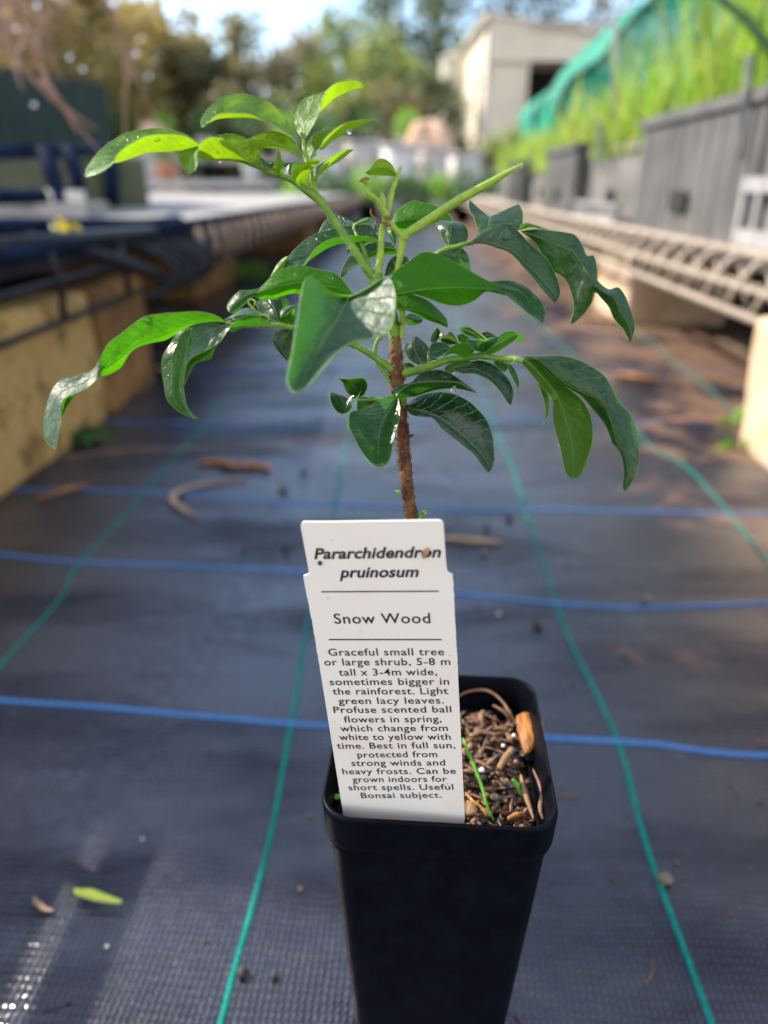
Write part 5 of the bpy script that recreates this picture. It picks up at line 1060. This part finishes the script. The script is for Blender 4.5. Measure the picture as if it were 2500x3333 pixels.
leafmesh('leaflet', B, 'A4', [(80, 480), (0, 490, 20, 400, 60, 330), (-60, 560, -60, 420, -20, 300), (-130, 600, -130, 470, -110, 360), (-200, 620)], .1515, .1535, 'bluish', (1, 0, 2))
leafmesh('leaflet', B, 'A4', [(240, 560), (250, 480, 215, 470, 175, 440), (240, 420, 205, 410, 168, 395), (200, 350)], .152, .153, 'bluish', (1, 0, 1))
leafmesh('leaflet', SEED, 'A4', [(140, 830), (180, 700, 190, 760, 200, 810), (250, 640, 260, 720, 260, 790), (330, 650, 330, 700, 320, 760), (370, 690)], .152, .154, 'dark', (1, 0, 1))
# --- left lower compound leaf
Cc = stalk('leaf_stalk', SEED, [('S', 1290, 1212, .1475, .9), ('A7', 1560, 870, .1465, .8), ('A7', 1450, 790, .1455, .66), ('A7', 1330, 715, .1445, .62), ('A7', 1210, 655, .1435, .6), ('A7', 1000, 570, .142, .55), ('A7', 820, 530, .1405, .5), ('A7', 690, 518, .140, .5), ('A7', 600, 500, .1398, .52), ('A7', 480, 490, .1396, .46), ('A7', 340, 498, .1394, .36), ('A7', 240, 500, .1392, .3), ('A6', 1560, 190, .139, .28), ('A6', 1460, 168, .1388, .26)],
    'stalk', 420, label='green leaf stalk reaching to the left')
stalk('leaf_stalk', SEED, [('A7', 1575, 1010, .1475, .35), ('A7', 1530, 930, .147, .4), ('A7', 1470, 850, .1465, .42), ('A7', 1440, 760, .146, .45), ('A7', 1450, 660, .1455, .42), ('A7', 1500, 590, .145, .42), ('A7', 1560, 530, .145, .4)], 'stalk', 120)
leafmesh('leaflet', Cc, 'A6', [(1470, 168), (1370, 108, 1380, 152, 1370, 160), (1240, 80, 1230, 165, 1230, 174), (1100, 85, 1110, 205, 1110, 228), (960, 98, 980, 262, 1000, 297), (835, 120, 870, 300, 880, 325), (740, 180, 760, 350, 780, 357), (640, 262, 660, 430, 710, 410), (555, 325, 590, 480, 650, 510), (510, 400, 530, 520, 560, 565), (484, 445, 486, 500, 488, 583)],
    .1385, .137, 'mature', (-1, 0, 2), label='longest leaflet at the far left')
leafmesh('leaflet_tip', Cc, 'A6', [(490, 580, 480, 520, 487, 440), (458, 612, 440, 582, 425, 536), (390, 668, 340, 640, 310, 568), (300, 715, 230, 680, 200, 590), (215, 752, 160, 740, 125, 668), (184, 830, 130, 830, 85, 780), (192, 920, 120, 930, 58, 900), (172, 1010, 110, 1020, 53, 1000), (156, 1090, 115, 1085, 70, 1082), (145, 1148)],
    .137, .134, 'softblue', (-1, 0, 1.5), label='shiny twisted drooping tip of the longest leaflet')
leafmesh('leaflet_fold', Cc, 'A6', [(320, 700), (290, 735, 250, 735, 215, 745), (260, 775, 220, 770, 184, 790), (225, 830, 205, 830, 182, 840), (192, 890)], .1365, .136, 'mature', (1, 1, 0), rim=.05)
leafmesh('leaflet', Cc, 'A6', [(1810, 175), (1735, 128, 1740, 160, 1740, 192), (1650, 108, 1650, 155, 1650, 195), (1580, 130, 1580, 170, 1570, 208), (1520, 165, 1520, 195, 1500, 235), (1470, 232, 1440, 190, 1400, 178), (1400, 325, 1310, 245, 1222, 183), (1290, 387, 1230, 310, 1180, 270), (1185, 440, 1170, 390, 1155, 370), (1140, 530, 1130, 500, 1130, 470), (1132, 640, 1118, 620, 1108, 600), (1145, 760, 1125, 740, 1110, 720), (1172, 842, 1160, 835, 1150, 830), (1238, 907)],
    .139, .136, 'bluish', (-1.5, 0, 1), label='drooping leaflet with a pale twisted upper face')
leafmesh('leaflet', Cc, 'A6', [(1190, 203), (1200, 215, 1130, 250, 1088, 225), (1185, 300, 1105, 330, 1038, 310), (1165, 400, 1075, 430, 975, 418), (1145, 520, 1055, 540, 966, 520), (1130, 640, 1055, 660, 985, 650), (1135, 760, 1065, 750, 1008, 762), (1160, 830, 1110, 830, 1070, 832), (1190, 878, 1170, 876, 1150, 882), (1232, 910)],
    .140, .137, 'mature', (1, 0, 1.5))
leafmesh('leaflet', Cc, 'A6', [(1400, 335), (1370, 375, 1320, 420, 1270, 400), (1335, 445, 1270, 455, 1215, 425), (1240, 472, 1200, 490, 1165, 480), (1190, 530, 1165, 555, 1145, 560), (1140, 650)], .139, .138, 'mature', (1, 0, 0), rim=.06)
leafmesh('leaflet', Cc, 'A7', [(700, 512), (700, 640, 640, 590, 580, 535), (695, 720, 590, 655, 514, 585), (690, 780, 600, 720, 523, 650), (665, 805, 630, 770, 578, 742), (655, 822)], .1405, .142, 'dark', (1, 0, 1), label='dark leaflet behind the blurred one')
leafmesh('leaflet', Cc, 'A7', [(430, 408), (320, 425, 330, 400, 340, 345), (220, 435, 210, 405, 250, 345), (130, 455, 145, 425, 180, 385), (88, 442)], .1405, .142, 'bluish', (0, 0, 2))
leafmesh('leaflet', Cc, 'A7', [(577, 470), (430, 405, 556, 410, 600, 410), (370, 305, 535, 350, 645, 350), (395, 262, 490, 290, 665, 290), (450, 248, 482, 258, 620, 226)], .140, .143, 'bluish', (1, -1, 2), label='bluish creased leaflet with an open end')
leafmesh('leaflet', Cc, 'A7', [(590, 428), (598, 362, 620, 380, 655, 385), (670, 322, 680, 336, 700, 348), (770, 296)], .139, .138, 'bluish', (1, 0, 0))
leafmesh('leaflet', Cc, 'A7', [(700, 525), (720, 440, 650, 450, 580, 470), (720, 370, 650, 400, 585, 430), (715, 340)], .1405, .1415, 'mature', (1, 0, 1))
stalk('leaf_bud', Cc, [('A7', 370, 370, .1385, .2), ('A7', 340, 340, .138, .28), ('A7', 305, 300, .1378, .22), ('A7', 300, 270, .1378, .2), ('A7', 335, 262, .1378, .2), ('A7', 362, 285, .1378, .2), ('A7', 350, 320, .138, .1)], 'shoot')
stalk('leaf_bud', Cc, [('A7', 400, 408, .1385, .15), ('A7', 440, 400, .138, .2), ('A7', 475, 405, .1378, .25), ('A7', 485, 435, .1378, .18), ('A7', 470, 455, .138, .1)], 'shoot')
# small dark cluster left of the stem
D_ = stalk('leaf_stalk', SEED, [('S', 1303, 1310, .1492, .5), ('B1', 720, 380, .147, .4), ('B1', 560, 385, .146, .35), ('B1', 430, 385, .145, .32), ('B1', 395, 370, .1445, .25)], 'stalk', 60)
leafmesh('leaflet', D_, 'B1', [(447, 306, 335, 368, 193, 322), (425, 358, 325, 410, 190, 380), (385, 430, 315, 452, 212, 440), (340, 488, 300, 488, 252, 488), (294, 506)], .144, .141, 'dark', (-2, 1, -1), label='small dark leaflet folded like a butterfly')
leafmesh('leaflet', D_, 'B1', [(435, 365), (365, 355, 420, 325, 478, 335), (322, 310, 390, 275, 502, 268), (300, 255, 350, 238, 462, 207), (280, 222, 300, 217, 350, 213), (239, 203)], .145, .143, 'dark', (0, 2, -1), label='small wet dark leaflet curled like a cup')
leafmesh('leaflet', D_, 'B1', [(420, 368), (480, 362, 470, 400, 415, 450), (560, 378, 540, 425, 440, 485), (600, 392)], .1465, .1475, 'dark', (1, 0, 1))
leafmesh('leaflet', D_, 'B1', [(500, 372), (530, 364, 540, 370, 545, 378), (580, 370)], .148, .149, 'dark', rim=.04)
E_ = stalk('leaf_stalk', SEED, [('S', 1310, 1330, .1495, .55), ('B1', 800, 380, .147, .55), ('B1', 760, 355, .1455, .5), ('B1', 745, 350, .145, .4)], 'stalk', 60)
leafmesh('leaflet', E_, 'B1', [(752, 345), (770, 440, 715, 420, 610, 378), (770, 510, 665, 500, 490, 458), (752, 590, 625, 580, 368, 488), (732, 660, 605, 660, 338, 565), (714, 740, 595, 740, 375, 672), (702, 820, 590, 820, 436, 790), (682, 890, 590, 890, 505, 890), (640, 940, 592, 935, 553, 932), (597, 948)],
    .1455, .135, 'bluish', (-1, 2, -1), label='broad shiny leaflet hanging in front of the stem')
leafmesh('leaflet', E_, 'A8', [(165, 885), (70, 822, 225, 880, 140, 852), (170, 742, 330, 865, 210, 775), (290, 713, 420, 835, 300, 723), (400, 610, 520, 805, 430, 708), (560, 577, 640, 785, 570, 703), (700, 608, 750, 780, 700, 702), (830, 690, 860, 792, 820, 718), (930, 766, 940, 812, 920, 780), (1016, 830)],
    .145, .143, 'dark', (2, 0, -3), label='long pointed leaflet right of the stem')
leafmesh('leaflet', E_, 'B1', [(812, 455), (880, 383, 880, 465, 870, 512), (980, 338, 985, 485, 960, 529), (1090, 323, 1070, 520, 1050, 547), (1210, 336, 1160, 580, 1120, 632), (1320, 386, 1250, 650, 1210, 697), (1410, 458, 1340, 730, 1300, 772), (1490, 553, 1410, 800, 1380, 837), (1537, 680, 1470, 870, 1430, 902), (1554, 810, 1500, 920, 1460, 947), (1552, 920, 1520, 960, 1490, 982), (1508, 990)],
    .148, .140, 'dark', (3, 0, -1), bow=-.5, label='big dark wet leaflet with white glare')
leafmesh('leaflet', E_, 'B1', [(360, 470), (345, 540, 340, 545, 332, 570), (350, 600, 345, 610, 338, 620), (352, 640)], .137, .137, 'young', rim=.05)

# --- right upper compound leaf
Rr = stalk('leaf_stalk', SEED, [('A4', 270, 760, .1442, .5), ('A4', 400, 720, .1440, .45), ('A4', 560, 660, .1435, .42), ('A4', 640, 610, .143, .42), ('A4', 720, 578, .1428, .45), ('A4', 800, 558, .1425, .42), ('A4', 880, 532, .142, .44), ('A4', 945, 530, .1418, .4)], 'stalk', 200, label='thin leaf stalk reaching to the right')
leafmesh('leaflet', Rr, 'A4', [(715, 574), (678, 520, 728, 510, 850, 537), (643, 430, 735, 440, 895, 467), (608, 362, 740, 385, 878, 385), (640, 325, 745, 350, 830, 342), (745, 335)], .143, .146, 'bluish', (1, -1, 1), label='small rounded leaflet standing upright')
leafmesh('leaflet', Rr, 'A4', [(840, 573), (893, 640, 800, 640, 690, 600), (908, 720, 820, 700, 640, 640), (916, 780, 860, 770, 760, 730), (900, 830)], .1425, .144, 'bluish', (1, 0, 1))
leafmesh('leaflet', Rr, 'A5', [(110, 466), (230, 370, 230, 440, 240, 460), (350, 313, 350, 468, 350, 492), (470, 290, 460, 510, 460, 532), (570, 370, 545, 560, 545, 602), (660, 470, 620, 640, 620, 692), (760, 550, 710, 720, 700, 787), (840, 650, 790, 810, 770, 872), (897, 780, 850, 890, 830, 942), (917, 900, 885, 945, 860, 970), (880, 976)],
    .1418, .137, 'olive', (2, 0, -1), bow=-.6, label='drooping leaflet with large water drops')
leafmesh('leaflet', Rr, 'A5', [(250, 385), (205, 362, 285, 340, 560, 340), (170, 240, 297, 270, 594, 262), (124, 160, 303, 250, 592, 185), (128, 88, 302, 232, 560, 114)], .143, .146, 'bluish', (0, -1, 0), label='bitten leaflet with two upright points')
leafmesh('leaflet', Rr, 'A5', [(568, 352), (700, 336, 700, 395, 690, 440), (840, 350, 830, 450, 760, 560), (960, 364, 940, 497, 850, 692), (1050, 390, 1030, 540, 950, 762), (1112, 480, 1080, 600, 1010, 872), (1152, 568, 1120, 660, 1037, 1000), (1212, 570, 1150, 710, 1013, 1162), (1234, 680, 1180, 770, 1110, 1092), (1238, 760, 1205, 820, 1190, 982), (1245, 795, 1235, 840, 1227, 887), (1340, 860, 1310, 890, 1280, 937), (1430, 845, 1390, 930, 1338, 1012), (1502, 950, 1450, 1050, 1390, 1122), (1550, 1100, 1510, 1170, 1463, 1202), (1564, 1220, 1540, 1260, 1505, 1282), (1526, 1340)],
    .142, .138, 'olive', (2, -1, 2), label='long leaflet at the upper right, chewed narrow before its tip')
leafmesh('leaflet', Rr, 'A5', [(560, 345), (590, 290, 620, 300, 650, 320), (660, 290, 700, 310, 720, 330), (800, 340)], .1435, .144, 'bluish', rim=.06)
# --- right lower compound leaf
Qr = stalk('leaf_stalk', SEED, [('S', 1290, 1216, .148, 1.0), ('A8', 230, 610, .1475, .95), ('A8', 350, 585, .147, .8), ('A8', 480, 540, .1465, .76), ('A8', 600, 500, .146, .74), ('A8', 700, 470, .1455, .74), ('A8', 850, 448, .145, .7), ('A8', 1000, 430, .1445, .7), ('A8', 1060, 425, .1442, .72), ('A8', 1180, 445, .144, .62), ('A8', 1300, 458, .1435, .62), ('A8', 1400, 460, .143, .6), ('B2', 250, 215, .1425, .55), ('B2', 310, 235, .142, .4)],
    'stalk', 700, label='arching leaf stalk reaching to the right')
leafmesh('leaflet', Qr, 'B2', [(268, 215), (332, 288, 360, 240, 400, 175), (420, 392, 460, 340, 520, 268), (520, 502, 560, 450, 610, 373), (595, 600, 640, 560, 730, 480), (600, 720, 690, 690, 872, 600), (614, 860, 735, 820, 962, 740), (653, 990, 775, 950, 994, 900), (684, 1120, 798, 1080, 977, 1070), (706, 1240, 803, 1200, 932, 1220), (730, 1330, 803, 1300, 892, 1320), (775, 1377, 805, 1380, 850, 1372)],
    .1425, .139, 'olive', (0, -1, 1.5), label='hanging leaflet seen from its olive underside')
leafmesh('leaflet', Qr, 'B2', [(300, 180), (440, 178, 430, 200, 400, 190), (580, 174, 530, 270, 520, 290), (740, 186, 660, 390, 640, 407), (880, 228, 785, 480, 770, 502), (1010, 298, 935, 550, 880, 572), (1122, 390, 1060, 595, 980, 682), (1192, 500, 1120, 670, 1060, 772), (1262, 640, 1160, 780, 1118, 862), (1372, 758, 1195, 900, 1163, 962), (1418, 890, 1230, 1030, 1188, 1032), (1444, 1050, 1290, 1130, 1248, 1102), (1450, 1200, 1330, 1260, 1288, 1202), (1412, 1350, 1340, 1380, 1298, 1342), (1350, 1462, 1320, 1440, 1290, 1462), (1312, 1504)],
    .142, .138, 'olive', (2, -1.5, 1.5), bow=-.4, label='large drooping leaflet at the far right with a wet dark patch')
leafmesh('leaflet', Qr, 'B2', [(440, 400), (545, 540, 522, 540, 488, 520), (564, 650, 545, 650, 518, 640), (552, 760, 540, 760, 528, 750), (495, 870)], .143, .142, 'mature', (0, 0, 0), rim=.06)
leafmesh('leaflet', Qr, 'B2', [(155, 240), (215, 290, 190, 310, 165, 300), (257, 380, 230, 390, 203, 380), (269, 450, 255, 455, 240, 450), (262, 508)], .1435, .142, 'mature', (0, -1, 0))
leafmesh('leaflet', Qr, 'B2', [(40, 225), (140, 248, 90, 270, 20, 240), (162, 290, 120, 310, 60, 300), (130, 334)], .145, .1445, 'mature', (0, 0, 0))
leafmesh('leaflet', Qr, 'A8', [(750, 565), (880, 530, 850, 590, 850, 614), (990, 476, 965, 560, 960, 617), (1110, 490, 1060, 600, 1060, 652), (1220, 548, 1160, 650, 1150, 704), (1312, 640, 1235, 740, 1225, 772), (1378, 740, 1300, 830, 1285, 852), (1400, 850, 1345, 910, 1325, 922), (1370, 957)],
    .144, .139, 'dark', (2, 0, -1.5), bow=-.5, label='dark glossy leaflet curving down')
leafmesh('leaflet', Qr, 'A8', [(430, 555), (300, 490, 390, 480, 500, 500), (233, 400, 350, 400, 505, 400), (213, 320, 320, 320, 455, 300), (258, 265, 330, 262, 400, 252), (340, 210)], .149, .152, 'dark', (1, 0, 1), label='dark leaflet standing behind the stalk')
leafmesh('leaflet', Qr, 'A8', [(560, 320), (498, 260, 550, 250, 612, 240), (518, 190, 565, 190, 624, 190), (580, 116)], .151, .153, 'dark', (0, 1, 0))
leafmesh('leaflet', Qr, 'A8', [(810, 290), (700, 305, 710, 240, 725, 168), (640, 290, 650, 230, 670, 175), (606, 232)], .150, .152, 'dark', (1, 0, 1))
leafmesh('leaflet', Qr, 'A8', [(730, 340), (670, 387, 660, 345, 660, 293), (600, 434, 590, 370, 590, 278), (540, 444, 530, 390, 528, 287), (500, 430, 503, 400, 494, 330), (488, 400)], .1445, .142, 'bluish', (-1, 0, 1), label='small pale rounded leaflet')
leafmesh('leaflet', Qr, 'A8', [(638, 442), (720, 402, 700, 380, 710, 343), (790, 410, 800, 360, 800, 293), (860, 442, 880, 365, 880, 286), (930, 428, 945, 365, 945, 308), (978, 370)], .1445, .142, 'mature', (1, 0, 0))
leafmesh('leaflet', Qr, 'A8', [(1078, 394), (975, 363, 1070, 350, 1165, 338), (915, 302, 1080, 300, 1225, 270), (892, 243, 1060, 275, 1245, 212)], .143, .142, 'bluish', (-2, 2, -1), label='cupped bluish leaflet with a torn edge')
leafmesh('leaflet', Qr, 'A8', [(1085, 408), (1190, 397, 1180, 330, 1190, 265), (1290, 342, 1280, 270, 1270, 188), (1370, 287, 1360, 220, 1350, 158), (1432, 237, 1420, 200, 1410, 163), (1448, 195)], .1435, .144, 'mature', (0, 0, 1), label='bright green leaflet behind the cupped one')
leafmesh('leaflet', Qr, 'A8', [(1415, 165), (1482, 185, 1450, 215, 1430, 240), (1505, 232, 1480, 252, 1452, 268), (1490, 277)], .145, .146, 'mature', (0, 0, 0))
leafmesh('leaflet', Qr, 'A8', [(820, 130), (920, 122, 910, 160, 875, 200), (1010, 172, 1000, 205, 950, 225), (1080, 222, 1060, 250, 1030, 255), (1125, 268)], .1455, .143, 'mature', (0, 0, 0), rim=.2)
leafmesh('leaflet', Qr, 'A8', [(812, 292), (740, 218, 740, 240, 750, 262), (680, 203, 680, 222, 690, 237), (616, 237)], .146, .146, 'young', (0, 0, 0))
leafmesh('leaflet', Qr, 'A8', [(940, 300), (850, 285, 860, 240, 880, 183), (805, 260, 820, 225, 840, 190), (792, 200)], .1465, .147, 'mature', (0, 0, 0))
leafmesh('leaflet', Qr, 'A8', [(1215, 218), (1120, 232, 1120, 200, 1120, 163), (1060, 222, 1060, 200, 1065, 175), (1028, 195)], .147, .147, 'dark', (0, 0, 0))
leafmesh('leaflet', Qr, 'A8', [(955, 480), (850, 562, 850, 520, 860, 483), (760, 604, 750, 552, 760, 498), (690, 604, 690, 570, 680, 530), (648, 572)], .1455, .1465, 'mature', (0, 0, 0))
leafmesh('leaflet', Qr, 'A8', [(362, 560), (280, 592, 280, 550, 290, 503), (213, 585, 220, 545, 218, 505), (193, 540)], .1495, .151, 'dark', (0, 0, 0))
leafmesh('leaflet', Qr, 'A8', [(640, 450), (560, 520, 560, 490, 580, 455), (480, 500, 490, 450, 520, 400), (470, 380)], .1475, .149, 'dark', (0, 0, 0))
leafmesh('leaflet', SEED, 'A4', [(230, 1220), (265, 1228, 262, 1240, 255, 1245), (290, 1250, 285, 1258, 278, 1262), (296, 1266)], .145, .144, 'dark', rim=.04)

# --- rain drops, set on the leaf surface under them
deps = bpy.context.evaluated_depsgraph_get()
allv = []; allf = []
for o in list(SC.collection.objects):
    if o.type == 'MESH' and o.name.startswith('leaflet'):
        b0 = len(allv); allv += [v.co.copy() for v in o.data.vertices]
        allf += [tuple(b0+i for i in p.vertices) for p in o.data.polygons if p.material_index == 0]
LB = BVHTree.FromPolygons(allv, allf)
drops = [('A5', 445, 390, 1.15, 'largest water drop on the drooping upper right leaflet'), ('A5', 312, 412, .5, 'small water drop left of the largest one on the same leaflet'), ('A5', 620, 488, .6, 'water drop beside the hole between the two right leaflets'),
         ('A5', 470, 296, .3, 'tiny water drop on the top margin of the drooping right leaflet'), ('A6', 852, 148, .72, 'water drop on the long far left leaflet'), ('A3', 1035, 750, .75, 'flat water drop on the green leaflet left of centre'),
         ('A3', 1255, 326, .6, 'water drop left of the shoot on the pale arching leaflet'), ('A3', 1403, 358, .65, 'water drop nearest the ridged shoot on the pale arching leaflet'), ('A1', 543, 468, .5, 'water drop on the leftmost upper leaflet, on its bright fold'),
         ('A1', 108, 662, .5, 'water drop near the tip of the leftmost upper leaflet'), ('A1', 1150, 182, .4, 'water drop on the top edge of the large pale arched leaflet'), ('A1', 952, 552, .3, 'tiny water drop on the folded leaflet with a curled tip'),
         ('A2', 955, 662, .6, 'bright water drop hanging under the pointed middle right leaflet of the top stalk'), ('A8', 540, 850, .35, 'water drop at the base of the big dark wet leaflet'), ('A8', 932, 1040, .45, 'water drop in the middle of the big dark wet leaflet'),
         ('A8', 775, 612, .5, 'water drop hanging between the dark leaflets right of the stem'), ('A8', 755, 790, .7, 'water drop hanging under the long pointed leaflet'), ('A1', 965, 612, .3, 'water drop hanging below the folded upper leaflet'),
         ('B2', 665, 1050, .3, 'water drop on the left margin of the hanging olive leaflet'), ('B2', 830, 225, .3, 'water drop on the top margin of the far right leaflet'), ('B2', 1278, 912, .25, 'tiny water drop inside the wet patch of the far right leaflet')]
for c, x, y, r, lab in drops:
    rd = ray(c, x, y).normalized(); h = LB.ray_cast(CAM, rd)
    mb = MB(); rr = r*.001
    if h[0] is None:
        p = atD(c, x, y, .142); nrm = -rd; mb.ball((0, 0, 0), rr*.9, 8, sc=(1, .8, 1.1)); 
    else:
        p, nrm = h[0], h[1]
        if nrm.dot(rd) > 0: nrm = -nrm
        q = nrm.to_track_quat('Z', 'Y').to_matrix(); mb.ball((0, 0, 0), rr, 9, sc=(1, 1, .55), rot=q)
    o = mb.build('water_drop', M['water']); o.location = p; tag(o, lab, 'water drop', 'rain drops on the seedling leaves')
